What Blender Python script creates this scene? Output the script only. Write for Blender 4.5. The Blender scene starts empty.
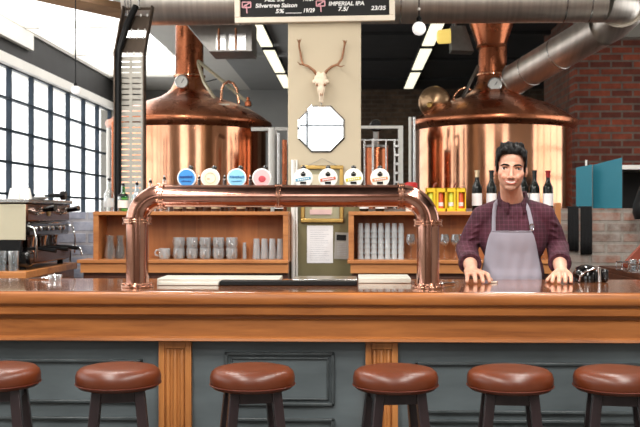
import bpy, bmesh, math, random
from mathutils import Vector, Matrix, Quaternion, noise
from mathutils.bvhtree import BVHTree
random.seed(7)
SC = bpy.context.scene
COL = SC.collection
PI = math.pi

# ------------------------------------------------------------------ camera, light, exposure
FPX, CAMH, YAW = 950.0, 1.41, math.radians(1.93)
cam_d = bpy.data.cameras.new('camera')
cam_d.sensor_width = 36.0
cam_d.lens = FPX / 640.0 * 36.0
cam_d.clip_end = 200
cam_d.dof.use_dof = True
cam_d.dof.focus_distance = 4.3
cam_d.dof.aperture_fstop = 7.0
cam = bpy.data.objects.new('camera', cam_d)
cam.location = (0, 0, CAMH)
cam.rotation_euler = (PI / 2, 0, YAW)
COL.objects.link(cam)
SC.camera = cam

WORLD_STRENGTH = 3.2
world = bpy.data.worlds.new('world')
SC.world = world
world.use_nodes = True
_bg = world.node_tree.nodes['Background']
_bg.inputs[0].default_value = (1.0, 0.985, 0.96, 1)
_bg.inputs[1].default_value = WORLD_STRENGTH
SC.view_settings.view_transform = 'Standard'
SC.view_settings.look = 'None'
SC.view_settings.gamma = 1.0
SC.view_settings.use_curve_mapping = False
SC.view_settings.exposure = 0.0
SC.cycles.use_denoising = True
SC.cycles.max_bounces = 10
SC.cycles.diffuse_bounces = 4
SC.cycles.glossy_bounces = 5
SC.cycles.transparent_max_bounces = 24
SC.cycles.sample_clamp_indirect = 8.0
SC.cycles.caustics_reflective = False
SC.cycles.caustics_refractive = False

def portal(loc, rot, sx, sy):
    l = bpy.data.lights.new('window_portal', 'AREA')
    l.shape = 'RECTANGLE'; l.size = sx; l.size_y = sy
    l.cycles.is_portal = True
    o = bpy.data.objects.new('window_portal', l)
    o.location = loc; o.rotation_euler = rot
    COL.objects.link(o)

# room dimensions
XL, XR, YF, YB, ZC = -3.85, 4.3, -2.6, 16.4, 3.55
LW = dict(y0=0.973, y1=15.2, z0=1.275, z1=3.075)          # left window strip
FWN = [(-2.4, 0.1), (2.4, 4.1)]         # windows behind the camera
FZ0, FZ1 = 1.5, 3.3
RW = dict(y0=6.0, y1=9.4, z0=1.4, z1=3.2)
SKY = dict(x0=-3.82, x1=-2.4, y0=5.2, y1=14.8)        # added roof light that brightens the brewery
portal((XL - 0.02, (LW['y0'] + LW['y1']) / 2, (LW['z0'] + LW['z1']) / 2), (0, -PI / 2, 0), LW['z1'] - LW['z0'], LW['y1'] - LW['y0'])
portal((XR + 0.02, (RW['y0'] + RW['y1']) / 2, (RW['z0'] + RW['z1']) / 2), (0, PI / 2, 0), RW['z1'] - RW['z0'], RW['y1'] - RW['y0'])
for _a, _b in FWN:
    portal(((_a + _b) / 2, YF - 0.02, (FZ0 + FZ1) / 2), (PI / 2, 0, 0), _b - _a, FZ1 - FZ0)

portal(((SKY['x0'] + SKY['x1']) / 2, (SKY['y0'] + SKY['y1']) / 2, ZC + 0.12), (0, 0, 0), SKY['x1'] - SKY['x0'], SKY['y1'] - SKY['y0'])

# ------------------------------------------------------------------ helpers
_s, _c = math.sin(YAW), math.cos(YAW)
def P(x, y, Y):
    """the point on the plane at depth Y that the photograph shows at x, y"""
    u = (x - 320) / FPX; v = (213.5 - y) / FPX
    t = Y / (u * _s + _c)
    return Vector((t * (u * _c - _s), Y, CAMH + t * v))
def PX(x, Y): return P(x, 213.5, Y).x
def PZ(y, Y, x=320): return P(x, y, Y).z
def R(px, Y): return px * Y / FPX

def S(r, g, b):
    f = lambda c: (c / 255 / 12.92) if c / 255 <= 0.04045 else ((c / 255 + 0.055) / 1.055) ** 2.4
    return (f(r), f(g), f(b), 1.0)

OFF = {}
class MB:
    def __init__(s): s.v = []; s.f = []
    def add(s, vs, fs):
        n = len(s.v)
        s.v += [Vector(v) for v in vs]
        s.f += [tuple(i + n for i in f) for f in fs]
        return s
    def box(s, x0, x1, y0, y1, z0, z1, rot=None, piv=None):
        vs = [Vector((x, y, z)) for z in (z0, z1) for y in (y0, y1) for x in (x0, x1)]
        if rot is not None:
            pv = Vector(piv) if piv is not None else Vector(((x0 + x1) / 2, (y0 + y1) / 2, (z0 + z1) / 2))
            vs = [rot @ (v - pv) + pv for v in vs]
        return s.add(vs, [(0, 2, 3, 1), (4, 5, 7, 6), (0, 1, 5, 4), (2, 6, 7, 3), (0, 4, 6, 2), (1, 3, 7, 5)])
    def cbox(s, c, sx, sy, sz, rot=None):
        return s.box(c[0] - sx / 2, c[0] + sx / 2, c[1] - sy / 2, c[1] + sy / 2, c[2] - sz / 2, c[2] + sz / 2, rot)
    def lathe(s, prof, c=(0, 0, 0), seg=24, axis=None, closed=False, ang=2 * PI):
        c = Vector(c); q = Vector((0, 0, 1)).rotation_difference(Vector(axis).normalized()) if axis is not None else None
        vs = []; fs = []; n = len(prof)
        for k in range(seg):
            a = ang * k / seg
            for r, z in prof:
                p = Vector((r * math.cos(a), r * math.sin(a), z))
                vs.append((q @ p if q else p) + c)
        for k in range(seg):
            k2 = (k + 1) % seg
            for i in range(n - 1 if not closed else n):
                j = (i + 1) % n
                fs.append((k * n + i, k2 * n + i, k2 * n + j, k * n + j))
        if not closed:
            if prof[0][0] > 1e-6: fs.append(tuple(k * n for k in reversed(range(seg))))
            if prof[-1][0] > 1e-6: fs.append(tuple(k * n + n - 1 for k in range(seg)))
        return s.add(vs, fs)
    def shell(s, prof, c=(0, 0, 0), seg=24, axis=None):
        """lathe of an open profile, no caps"""
        c = Vector(c); q = Vector((0, 0, 1)).rotation_difference(Vector(axis).normalized()) if axis is not None else None
        vs = []; fs = []; n = len(prof)
        for k in range(seg):
            a = 2 * PI * k / seg
            for r, z in prof:
                p = Vector((r * math.cos(a), r * math.sin(a), z))
                vs.append((q @ p if q else p) + c)
        for k in range(seg):
            k2 = (k + 1) % seg
            for i in range(n - 1): fs.append((k * n + i, k2 * n + i, k2 * n + i + 1, k * n + i + 1))
        return s.add(vs, fs)
    def tube(s, pts, r, seg=10, flat=1.0, up=None, caps=True):
        pts = [Vector(p) for p in pts]; n = len(pts)
        rs = r if isinstance(r, (list, tuple)) else [r] * n
        vs = []; fs = []; t0 = (pts[1] - pts[0]).normalized()
        nrm = Vector(up) if up is not None else (Vector((0, 0, 1)) if abs(t0.z) < 0.9 else Vector((1, 0, 0)))
        nrm = (nrm - t0 * nrm.dot(t0)).normalized()
        for i in range(n):
            t = (pts[min(i + 1, n - 1)] - pts[max(i - 1, 0)]).normalized()
            nrm = (nrm - t * nrm.dot(t)).normalized(); b = t.cross(nrm)
            for k in range(seg):
                a = 2 * PI * k / seg
                vs.append(pts[i] + (nrm * math.cos(a) * flat + b * math.sin(a)) * rs[i])
        for i in range(n - 1):
            for k in range(seg):
                k2 = (k + 1) % seg
                fs.append((i * seg + k, i * seg + k2, (i + 1) * seg + k2, (i + 1) * seg + k))
        if caps:
            fs.append(tuple(reversed(range(seg)))); fs.append(tuple((n - 1) * seg + k for k in range(seg)))
        return s.add(vs, fs)
    def cyl(s, a, b, r, r2=None, seg=20): return s.tube([a, b], [r, r if r2 is None else r2], seg)
    def ell(s, c, rx, ry, rz, seg=16, rings=10, rot=None):
        c = Vector(c); vs = [Vector((0, 0, rz))]; fs = []
        for i in range(1, rings):
            th = PI * i / rings
            for k in range(seg):
                a = 2 * PI * k / seg
                vs.append(Vector((rx * math.sin(th) * math.cos(a), ry * math.sin(th) * math.sin(a), rz * math.cos(th))))
        vs.append(Vector((0, 0, -rz)))
        for k in range(seg):
            k2 = (k + 1) % seg
            fs.append((0, 1 + k, 1 + k2))
            for i in range(rings - 2): fs.append((1 + i * seg + k, 1 + (i + 1) * seg + k, 1 + (i + 1) * seg + k2, 1 + i * seg + k2))
            fs.append((1 + (rings - 2) * seg + k, len(vs) - 1, 1 + (rings - 2) * seg + k2))
        if rot is not None: vs = [rot @ v for v in vs]
        return s.add([v + c for v in vs], fs)
    def caps(s, a, b, ra, rb, seg=16):
        """a tapered capsule"""
        a = Vector(a); b = Vector(b); s.ell(a, ra, ra, ra, seg, 10); s.ell(b, rb, rb, rb, seg, 10)
        return s.tube([a, b], [ra, rb], seg)
    def prism(s, poly, y0, y1, axis='y'):
        """polygon in the x,z plane pushed along y (or y,z along x, or x,y along z)"""
        n = len(poly); m = {'y': lambda p, t: (p[0], t, p[1]), 'x': lambda p, t: (t, p[0], p[1]), 'z': lambda p, t: (p[0], p[1], t)}[axis]
        vs = [m(p, y0) for p in poly] + [m(p, y1) for p in poly]
        fs = [tuple(range(n)), tuple(reversed(range(n, 2 * n)))] + [(i, (i + 1) % n + 0, (i + 1) % n + n, i + n) for i in range(n)]
        fs = [f if k < 2 else tuple(reversed(f)) for k, f in enumerate(fs)]
        return s.add(vs, fs)
    def build(s, name, m, parent=None, loc=None, smooth=38, bevel=0, bseg=2, solid=0):
        off = OFF.get(parent.name, Vector()) if parent else Vector(loc if loc is not None else (0, 0, 0))
        me = bpy.data.meshes.new(name)
        me.from_pydata([v - off for v in s.v], [], s.f)
        bm = bmesh.new(); bm.from_mesh(me); bmesh.ops.recalc_face_normals(bm, faces=bm.faces); bm.to_mesh(me); bm.free()
        if smooth:
            me.shade_smooth(); me.set_sharp_from_angle(angle=math.radians(smooth))
        me.materials.append(m)
        o = bpy.data.objects.new(name, me); COL.objects.link(o)
        if parent: o.parent = parent
        else: o.location = off
        OFF[o.name] = off
        if solid:
            d = o.modifiers.new('solid', 'SOLIDIFY'); d.thickness = solid; d.offset = 0
        if bevel:
            b = o.modifiers.new('bevel', 'BEVEL'); b.width = bevel; b.segments = bseg; b.limit_method = 'ANGLE'; b.angle_limit = math.radians(40)
        return o

def thing(name, label, cat, loc=(0, 0, 0), rz=0, group=None):
    o = bpy.data.objects.new(name, None); COL.objects.link(o)
    o.empty_display_size = 0.05
    o.location = loc; o.rotation_euler = (0, 0, rz); OFF[o.name] = Vector(loc)
    return tag(o, label, cat, group)
def tag(o, label, cat, group=None, kind=None):
    o['label'] = label; o['category'] = cat
    if group: o['group'] = group
    if kind: o['kind'] = kind
    return o
def struct(o):
    o['kind'] = 'structure'; return o
def dup(root, loc, rz=0, label=None, group=None, scale=None):
    def rec(o, par):
        c = o.copy(); COL.objects.link(c)
        if par: c.parent = par
        for ch in o.children: rec(ch, c)
        return c
    r = rec(root, None)
    r.location = loc; r.rotation_euler = (0, 0, rz)
    if scale: r.scale = (scale,) * 3 if not isinstance(scale, tuple) else scale
    if label: r['label'] = label
    if group: r['group'] = group
    return r
class Proto:
    """moves the first one itself, copies it afterwards"""
    def __init__(s, root): s.root = root; s.used = False
    def put(s, loc, rz=0, label=None, group=None, scale=None):
        if s.used: return dup(s.root, loc, rz, label, group, scale)
        s.used = True; r = s.root; r.location = loc; r.rotation_euler = (0, 0, rz)
        if scale: r.scale = (scale,) * 3 if not isinstance(scale, tuple) else scale
        if label: r['label'] = label
        if group: r['group'] = group
        return r
ORD = ['first', 'second', 'third', 'fourth', 'fifth', 'sixth', 'seventh', 'eighth', 'ninth', 'tenth']

# ------------------------------------------------------------------ materials
def nm(name):
    m = bpy.data.materials.new(name); m.use_nodes = True
    nt = m.node_tree; b = nt.nodes['Principled BSDF']
    return m, nt, b
def link(nt, a, b): nt.links.new(a, b)
def ramp(nt, fac, stops):
    r = nt.nodes.new('ShaderNodeValToRGB'); e = r.color_ramp.elements
    while len(e) < len(stops): e.new(0.5)
    for el, (p, c) in zip(e, stops): el.position = p; el.color = c
    link(nt, fac, r.inputs[0]); return r.outputs[0]
def noise_tex(nt, scale=5, detail=4, rough=0.55, dist=0, sc=(1, 1, 1)):
    tc = nt.nodes.new('ShaderNodeTexCoord'); mp = nt.nodes.new('ShaderNodeMapping')
    mp.inputs['Scale'].default_value = sc
    link(nt, tc.outputs['Object'], mp.inputs[0])
    n = nt.nodes.new('ShaderNodeTexNoise'); n.inputs['Scale'].default_value = scale; n.inputs['Detail'].default_value = detail
    n.inputs['Roughness'].default_value = rough; n.inputs['Distortion'].default_value = dist
    link(nt, mp.outputs[0], n.inputs['Vector']); return n.outputs['Fac']
def bump(nt, b, h, strength=0.2, dist=0.01):
    n = nt.nodes.new('ShaderNodeBump'); n.inputs['Strength'].default_value = strength; n.inputs['Distance'].default_value = dist
    link(nt, h, n.inputs['Height']); link(nt, n.outputs[0], b.inputs['Normal'])
def mul(c, k): return (c[0] * k, c[1] * k, c[2] * k, 1)
def mat(name, col, rough=0.5, metal=0.0, var=0.12, scale=6, sc=(1, 1, 1), bmp=0.0, coat=0.0, spec=0.5, emit=None, estr=0, aniso=0):
    m, nt, b = nm(name)
    n = noise_tex(nt, scale, 4, 0.55, 0, sc)
    link(nt, ramp(nt, n, [(0.3, mul(col, 1 - var)), (0.7, mul(col, 1 + var))]), b.inputs['Base Color'])
    b.inputs['Roughness'].default_value = rough; b.inputs['Metallic'].default_value = metal
    b.inputs['Specular IOR Level'].default_value = spec
    if coat: b.inputs['Coat Weight'].default_value = coat; b.inputs['Coat Roughness'].default_value = 0.08
    if bmp: bump(nt, b, n, bmp, 0.01)
    if emit: b.inputs['Emission Color'].default_value = emit; b.inputs['Emission Strength'].default_value = estr
    return m
def wood(name, c0, c1, axis='x', rough=0.35, coat=0.0, scale=10, bmp=0.1, spec=0.5, plank=None):
    m, nt, b = nm(name)
    sc = {'x': (0.09, 1, 1), 'y': (1, 0.09, 1), 'z': (1, 1, 0.09)}[axis]
    n = noise_tex(nt, scale, 7, 0.62, 0.9, sc)
    n2 = noise_tex(nt, scale * 6, 3, 0.6, 0.2, sc)
    mx = nt.nodes.new('ShaderNodeMath'); mx.operation = 'MULTIPLY_ADD'; mx.inputs[1].default_value = 0.35
    link(nt, n2, mx.inputs[0]); link(nt, n, mx.inputs[2])
    mid = tuple((a + d) / 2 for a, d in zip(c0, c1))
    col = ramp(nt, mx.outputs[0], [(0.42, c0), (0.62, mid), (0.86, c1)])
    if plank:
        tc = nt.nodes.new('ShaderNodeTexCoord'); sp = nt.nodes.new('ShaderNodeSeparateXYZ'); link(nt, tc.outputs['Object'], sp.inputs[0])
        ax, w = plank
        d = nt.nodes.new('ShaderNodeMath'); d.operation = 'DIVIDE'; d.inputs[1].default_value = w; link(nt, sp.outputs[ax], d.inputs[0])
        fl = nt.nodes.new('ShaderNodeMath'); fl.operation = 'FLOOR'; link(nt, d.outputs[0], fl.inputs[0])
        wn = nt.nodes.new('ShaderNodeTexWhiteNoise'); wn.noise_dimensions = '1D'; link(nt, fl.outputs[0], wn.inputs['W'])
        mm = nt.nodes.new('ShaderNodeMapRange'); mm.inputs[3].default_value = 0.72; mm.inputs[4].default_value = 1.25; link(nt, wn.outputs['Value'], mm.inputs[0])
        vm = nt.nodes.new('ShaderNodeMix'); vm.data_type = 'RGBA'; vm.blend_type = 'MULTIPLY'; vm.inputs[0].default_value = 1
        link(nt, col, vm.inputs[6]); link(nt, mm.outputs[0], vm.inputs[7]); col = vm.outputs[2]
    link(nt, col, b.inputs['Base Color'])
    b.inputs['Roughness'].default_value = rough; b.inputs['Specular IOR Level'].default_value = spec
    if coat: b.inputs['Coat Weight'].default_value = coat; b.inputs['Coat Roughness'].default_value = 0.06
    bump(nt, b, mx.outputs[0], bmp, 0.004)
    return m
def brick(name, plane, c1, c2, mortar, w=0.225, h=0.075, ms=0.012, wash=None, washamt=0.5):
    m, nt, b = nm(name)
    tc = nt.nodes.new('ShaderNodeTexCoord'); sp = nt.nodes.new('ShaderNodeSeparateXYZ'); cb = nt.nodes.new('ShaderNodeCombineXYZ')
    link(nt, tc.outputs['Object'], sp.inputs[0])
    link(nt, sp.outputs[0 if plane == 'x' else 1], cb.inputs[0]); link(nt, sp.outputs[2], cb.inputs[1])
    br = nt.nodes.new('ShaderNodeTexBrick'); link(nt, cb.outputs[0], br.inputs['Vector'])
    br.inputs['Scale'].default_value = 1; br.inputs['Brick Width'].default_value = w; br.inputs['Row Height'].default_value = h
    br.inputs['Mortar Size'].default_value = ms; br.inputs['Mortar Smooth'].default_value = 0.3; br.inputs['Bias'].default_value = -0.1
    br.inputs['Color1'].default_value = c1; br.inputs['Color2'].default_value = c2; br.inputs['Mortar'].default_value = mortar
    n = noise_tex(nt, 9, 6, 0.65)
    mx = nt.nodes.new('ShaderNodeMix'); mx.data_type = 'RGBA'; mx.blend_type = 'MULTIPLY'; mx.inputs[0].default_value = 0.8
    link(nt, br.outputs['Color'], mx.inputs[6]); link(nt, ramp(nt, n, [(0.3, (0.45, 0.45, 0.45, 1)), (0.7, (1.15, 1.15, 1.15, 1))]), mx.inputs[7])
    out = mx.outputs[2]
    if wash:
        n2 = noise_tex(nt, 5, 5, 0.7)
        f = ramp(nt, n2, [(0.38, (0, 0, 0, 1)), (0.62, (washamt,) * 3 + (1,))])
        m2 = nt.nodes.new('ShaderNodeMix'); m2.data_type = 'RGBA'
        link(nt, f, m2.inputs[0]); link(nt, out, m2.inputs[6]); m2.inputs[7].default_value = wash; out = m2.outputs[2]
    link(nt, out, b.inputs['Base Color']); b.inputs['Roughness'].default_value = 0.85
    inv = nt.nodes.new('ShaderNodeMath'); inv.operation = 'SUBTRACT'; inv.inputs[0].default_value = 1; link(nt, br.outputs['Fac'], inv.inputs[1])
    bump(nt, b, inv.outputs[0], 0.6, 0.01)
    return m
def copper(name, c0, c1, rough=0.2, scale=3, streak=True):
    m, nt, b = nm(name)
    n = noise_tex(nt, scale, 5, 0.6, 0.4, (1, 1, 0.35) if streak else (1, 1, 1))
    link(nt, ramp(nt, n, [(0.3, c0), (0.7, c1)]), b.inputs['Base Color'])
    b.inputs['Metallic'].default_value = 1
    n2 = noise_tex(nt, scale * 3, 4)
    r = nt.nodes.new('ShaderNodeMapRange'); r.inputs[3].default_value = rough * 0.7; r.inputs[4].default_value = rough * 1.4; link(nt, n2, r.inputs[0])
    link(nt, r.outputs[0], b.inputs['Roughness'])
    bump(nt, b, noise_tex(nt, 4, 2), 0.05, 0.02)
    return m
def glass(name, tint=(0.95, 0.97, 0.97, 1), gloss=(1, 1, 1, 1), k=0.25, whiteness=0.0):
    m, nt, b = nm(name); nt.nodes.remove(b)
    t = nt.nodes.new('ShaderNodeBsdfTransparent'); t.inputs[0].default_value = tint
    g = nt.nodes.new('ShaderNodeBsdfGlossy'); g.inputs[0].default_value = gloss; g.inputs['Roughness'].default_value = 0.06
    lw = nt.nodes.new('ShaderNodeLayerWeight'); lw.inputs[0].default_value = k
    mx = nt.nodes.new('ShaderNodeMixShader'); link(nt, lw.outputs['Facing'], mx.inputs[0]); link(nt, t.outputs[0], mx.inputs[1]); link(nt, g.outputs[0], mx.inputs[2])
    out = mx.outputs[0]
    if whiteness:
        d = nt.nodes.new('ShaderNodeBsdfDiffuse'); d.inputs[0].default_value = (0.9, 0.92, 0.93, 1)
        m2 = nt.nodes.new('ShaderNodeMixShader'); m2.inputs[0].default_value = whiteness; link(nt, out, m2.inputs[1]); link(nt, d.outputs[0], m2.inputs[2]); out = m2.outputs[0]
    link(nt, out, nt.nodes['Material Output'].inputs['Surface'])
    return m
def emis(name, col, s):
    m, nt, b = nm(name)
    n = noise_tex(nt, 2, 2)
    link(nt, ramp(nt, n, [(0, mul(col, 0.97)), (1, col)]), b.inputs['Emission Color'])
    b.inputs['Base Color'].default_value = col; b.inputs['Emission Strength'].default_value = s
    return m

def frosted(name):
    m, nt, b = nm(name); nt.nodes.remove(b)
    t = nt.nodes.new('ShaderNodeBsdfTransparent'); d = nt.nodes.new('ShaderNodeBsdfTranslucent'); d.inputs[0].default_value = (.95, .95, .94, 1)
    mx = nt.nodes.new('ShaderNodeMixShader'); mx.inputs[0].default_value = .3; link(nt, t.outputs[0], mx.inputs[1]); link(nt, d.outputs[0], mx.inputs[2])
    link(nt, mx.outputs[0], nt.nodes['Material Output'].inputs['Surface']); return m
M = {}
M['bar_wood'] = wood('bar_wood', S(108, 57, 22), S(174, 108, 54), 'x', 0.36, 0.15, 9, 0.08)
M['top_wood'] = wood('top_wood', S(88, 46, 25), S(150, 92, 56), 'x', 0.14, 0.6, 8, 0.03, plank=(1, 0.13))
M['pil_wood'] = wood('pil_wood', S(134, 78, 34), S(194, 128, 70), 'z', 0.4, 0.1, 12, 0.1)
M['grey_paint'] = mat('grey_paint', S(82, 90, 93), 0.5, 0, 0.36, 4, (0.4, 1, 1.4), 0.06)
M['grey_mould'] = mat('grey_mould', S(60, 66, 68), 0.38, 0, 0.3, 14, (1, 1, 1), 0.08)
M['shelf_wood'] = wood('shelf_wood', S(150, 86, 42), S(208, 140, 82), 'x', 0.4, 0.1, 7, 0.06)
M['panel_wood'] = wood('panel_wood', S(150, 84, 40), S(200, 124, 66), 'z', 0.45, 0.0, 5, 0.05, plank=(0, 0.42))
M['dark_wood'] = wood('dark_wood', S(46, 22, 12), S(86, 44, 24), 'x', 0.45, 0.0, 7, 0.06)
M['stool_wood'] = wood('stool_wood', S(18, 13, 15), S(46, 34, 36), 'z', 0.32, 0.15, 9, 0.06, spec=.35)
M['leather'] = mat('leather', S(84, 36, 14), 0.36, 0, 0.25, 7, (1, 1, 1), 0.15, 0.0)
M['leather_seam'] = mat('leather_seam', S(84, 32, 16), 0.45, 0, 0.15, 10)
M['copper_pipe'] = copper('copper_pipe', S(172, 120, 102), S(212, 164, 146), 0.13, 6)
M['copper_band'] = copper('copper_band', S(170, 120, 98), S(214, 170, 146), 0.2, 9)
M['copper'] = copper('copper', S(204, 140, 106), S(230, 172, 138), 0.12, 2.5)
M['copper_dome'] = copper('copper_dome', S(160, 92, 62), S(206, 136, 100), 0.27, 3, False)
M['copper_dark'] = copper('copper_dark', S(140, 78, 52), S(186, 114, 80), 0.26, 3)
M['steel'] = mat('steel', S(196, 196, 194), 0.25, 1, 0.08, 5, (1, 1, 0.2))
M['duct_steel'] = mat('duct_steel', S(208, 200, 191), 0.42, 1, 0.14, 16, (1.5, 0.05, 0.05), 0.03)
M['dull_steel'] = mat('dull_steel', S(150, 148, 144), 0.42, 1, 0.12, 12)
M['chrome'] = mat('chrome', S(225, 225, 226), 0.08, 1, 0.03, 5)
M['black'] = mat('black', S(14, 14, 15), 0.45, 0, 0.2, 9, spec=.25)
M['gloss_black'] = mat('gloss_black', S(7, 7, 8), 0.14, 0, 0.2, 9, coat=0.5)
M['black_cloth'] = mat('black_cloth', S(14, 14, 16), 0.9, 0, 0.3, 60, bmp=0.3)
M['white'] = mat('white', S(236, 234, 228), 0.35, 0, 0.03, 5)
M['white_board'] = mat('white_board', S(214, 212, 200), 0.3, 0, 0.05, 8)
M['paper'] = mat('paper', S(232, 232, 234), 0.8, 0, 0.03, 8)
M['mirror'] = mat('mirror', S(240, 242, 243), 0.02, 1, 0.01, 2)
M['brass'] = mat('brass', S(176, 144, 112), .32, 1, .12, 8)
M['gold'] = mat('gold', S(190, 156, 92), 0.38, 1, 0.14, 20)
M['bone'] = mat('bone', S(228, 210, 186), 0.6, 0, 0.12, 30, bmp=0.2)
M['antler'] = mat('antler', S(150, 104, 72), 0.55, 0, 0.35, 18, bmp=0.3)
M['pillar'] = mat('pillar', S(196, 182, 156), 0.7, 0, 0.04, 2, bmp=0.03)
M['olive'] = mat('olive', S(112, 104, 70), 0.6, 0, 0.06, 3)
M['chalk'] = mat('chalk', S(15, 14, 14), 0.75, 0, 0.25, 12)
M['chalk_ink'] = mat('chalk_ink', S(238, 236, 234), 0.85, 0, 0.06, 40)
M['pink_ink'] = mat('pink_ink', S(226, 170, 178), 0.85, 0, 0.06, 40)
M['cream_frame'] = mat('cream_frame', S(222, 210, 192), 0.5, 0, 0.06, 8)
M['cream'] = mat('cream', S(206, 198, 172), 0.35, 0.3, 0.06, 4)
M['teal'] = mat('teal', S(34, 112, 130), 0.5, 0, 0.08, 3)
M['yellow'] = mat('yellow', S(242, 196, 20), 0.45, 0, 0.06, 10)
M['lime'] = mat('lime', S(214, 214, 60), 0.45, 0, 0.1, 10)
M['orange'] = mat('orange', S(214, 92, 44), 0.45, 0, 0.1, 10)
M['red'] = mat('red', S(178, 34, 34), 0.4, 0, 0.1, 10)
M['terracotta'] = mat('terracotta', S(132, 60, 40), 0.5, 0, 0.2, 8)
M['ceil_white'] = mat('ceil_white', S(240, 236, 228), 0.8, 0, 0.03, 3)
M['ceil_dark'] = mat('ceil_dark', S(44, 44, 44), 0.8, 0, 0.2, 4)
M['ceil_grey'] = mat('ceil_grey', S(168, 168, 166), 0.8, 0, 0.05, 3)
M['beam_dark'] = mat('beam_dark', S(40, 38, 37), 0.7, 0, 0.15, 4)
M['timber'] = wood('timber', S(88, 62, 40), S(140, 104, 70), 'x', 0.6, 0, 6, 0.1)
M['plaster'] = mat('plaster', S(150, 145, 136), 0.8, 0, 0.06, 3)
M['concrete'] = mat('concrete', S(96, 92, 88), 0.55, 0, 0.18, 5, bmp=0.05)
M['win_steel'] = mat('win_steel', S(28, 44, 58), 0.45, 0.2, 0.12, 8)
M['tray_metal'] = mat('tray_metal', S(92, 80, 70), 0.42, 0.7, 0.15, 10)
M['tray_slat'] = mat('tray_slat', S(186, 182, 172), 0.45, 0.3, 0.12, 12)
M['frosted'] = frosted('frosted')
M['pane'] = glass('pane', (0.98, 0.99, 1, 1), k=0.12)
M['glass'] = glass('glass', (0.93, 0.95, 0.95, 1), k=0.42)
M['glass_thick'] = glass('glass_thick', (0.80, 0.84, 0.86, 1), k=0.6, whiteness=0.07)
M['glass_mug'] = glass('glass_mug', (0.84, 0.87, 0.9, 1), k=0.62, whiteness=0.32)  # diffuse white mixed in for the bright highlights on mugs and pints
M['glass_cloudy'] = glass('glass_cloudy', (0.86, 0.89, 0.9, 1), k=0.5, whiteness=0.42)
M['glass_green'] = glass('glass_green', (0.25, 0.62, 0.3, 1), k=0.4)
M['glass_blue'] = glass('glass_blue', (0.72, 0.84, 0.95, 1), k=0.45, whiteness=0.1)
M['bottle_dark'] = mat('bottle_dark', S(9, 13, 9), 0.12, 0, 0.3, 8, spec=.4)
M['bottle_brown'] = mat('bottle_brown', S(52, 26, 12), 0.1, 0, 0.3, 8, coat=0.4)
M['foil'] = mat('foil', S(206, 184, 150), 0.3, 0.8, 0.1, 20)
M['foil_red'] = mat('foil_red', S(140, 26, 28), 0.3, 0.4, 0.1, 20)
M['bulb'] = emis('bulb', (1, 0.97, 0.94, 1), 0.65)
M['tube_light'] = emis('tube_light', (1, 0.95, 0.72, 1), 1.25)
M['amber_lamp'] = emis('amber_lamp', (1, 0.72, 0.18, 1), 0.8)
M['brick_back'] = brick('brick_back', 'x', S(124, 98, 78), S(88, 70, 56), S(112, 98, 84))
M['brick_red'] = brick('brick_red', 'x', S(168, 82, 56), S(92, 46, 38), S(130, 112, 100))
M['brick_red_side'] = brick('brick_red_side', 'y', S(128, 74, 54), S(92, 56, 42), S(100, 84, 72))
M['brick_low'] = brick('brick_low', 'x', S(164, 112, 92), S(120, 98, 88), S(140, 130, 120), 0.225, 0.075, 0.012, S(168, 160, 152), 0.85)
M['brick_blue'] = brick('brick_blue', 'x', S(150, 156, 176), S(124, 132, 154), S(160, 156, 160), 0.225, 0.085, 0.012, S(190, 190, 200), .6)
# ------------------------------------------------------------------ the room
struct(MB().box(XL - .2, XR + .2, YF - .2, YB + .2, -0.1, 0).build('floor', M['concrete'], bevel=0))
XD = -1.75
m = MB().box(XL - .2, SKY['x0'], YF - .2, YB + .2, ZC, ZC + .15).box(SKY['x1'], XD, YF - .2, YB + .2, ZC, ZC + .15).box(SKY['x0'], SKY['x1'], YF - .2, SKY['y0'], ZC, ZC + .15).box(SKY['x0'], SKY['x1'], SKY['y1'], YB + .2, ZC, ZC + .15)
struct(m.build('ceiling', M['ceil_white']))
sk_ = MB(); n_ = 5
for k in range(n_ + 1):
    yy = SKY['y0'] + (SKY['y1'] - SKY['y0']) * k / n_; sk_.box(SKY['x0'], SKY['x1'], yy - .02, yy + .02, ZC + .02, ZC + .1)
for k in range(2):
    xx = SKY['x0'] + (SKY['x1'] - SKY['x0']) * k; sk_.box(xx - .015, xx + .015, SKY['y0'], SKY['y1'], ZC + .02, ZC + .1)
sk_ = struct(sk_.build('window_6', M['ceil_white']))  # added roof light, letting more daylight onto the kettles and ceiling
MB().box(SKY['x0'], SKY['x1'], SKY['y0'], SKY['y1'], ZC + .1, ZC + .106).build('window_glass', M['frosted'], sk_)
struct(MB().box(XD, XR + .2, YF - .2, 4.4, ZC, ZC + .15).build('ceiling', M['ceil_dark']))
struct(MB().box(XD, XR + .2, 4.4, 10.4, ZC, ZC + .15).build('ceiling', M['ceil_white']))
struct(MB().box(XD, -.3, 10.4, YB + .2, ZC, ZC + .15).box(XD, -.3, 12.6, 12.68, ZC - .05, ZC).build('ceiling', M['ceil_grey']))  # the dark ceiling again, its lit tone put into the grey
m = MB().box(-.3, XR + .2, 10.4, YB + .2, ZC, ZC + .15)
for k in range(3): m.box(-.3, XR, 11.2 + 1.9 * k, 11.3 + 1.9 * k, ZC - .04, ZC)
struct(m.build('ceiling', M['ceil_dark']))
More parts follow.
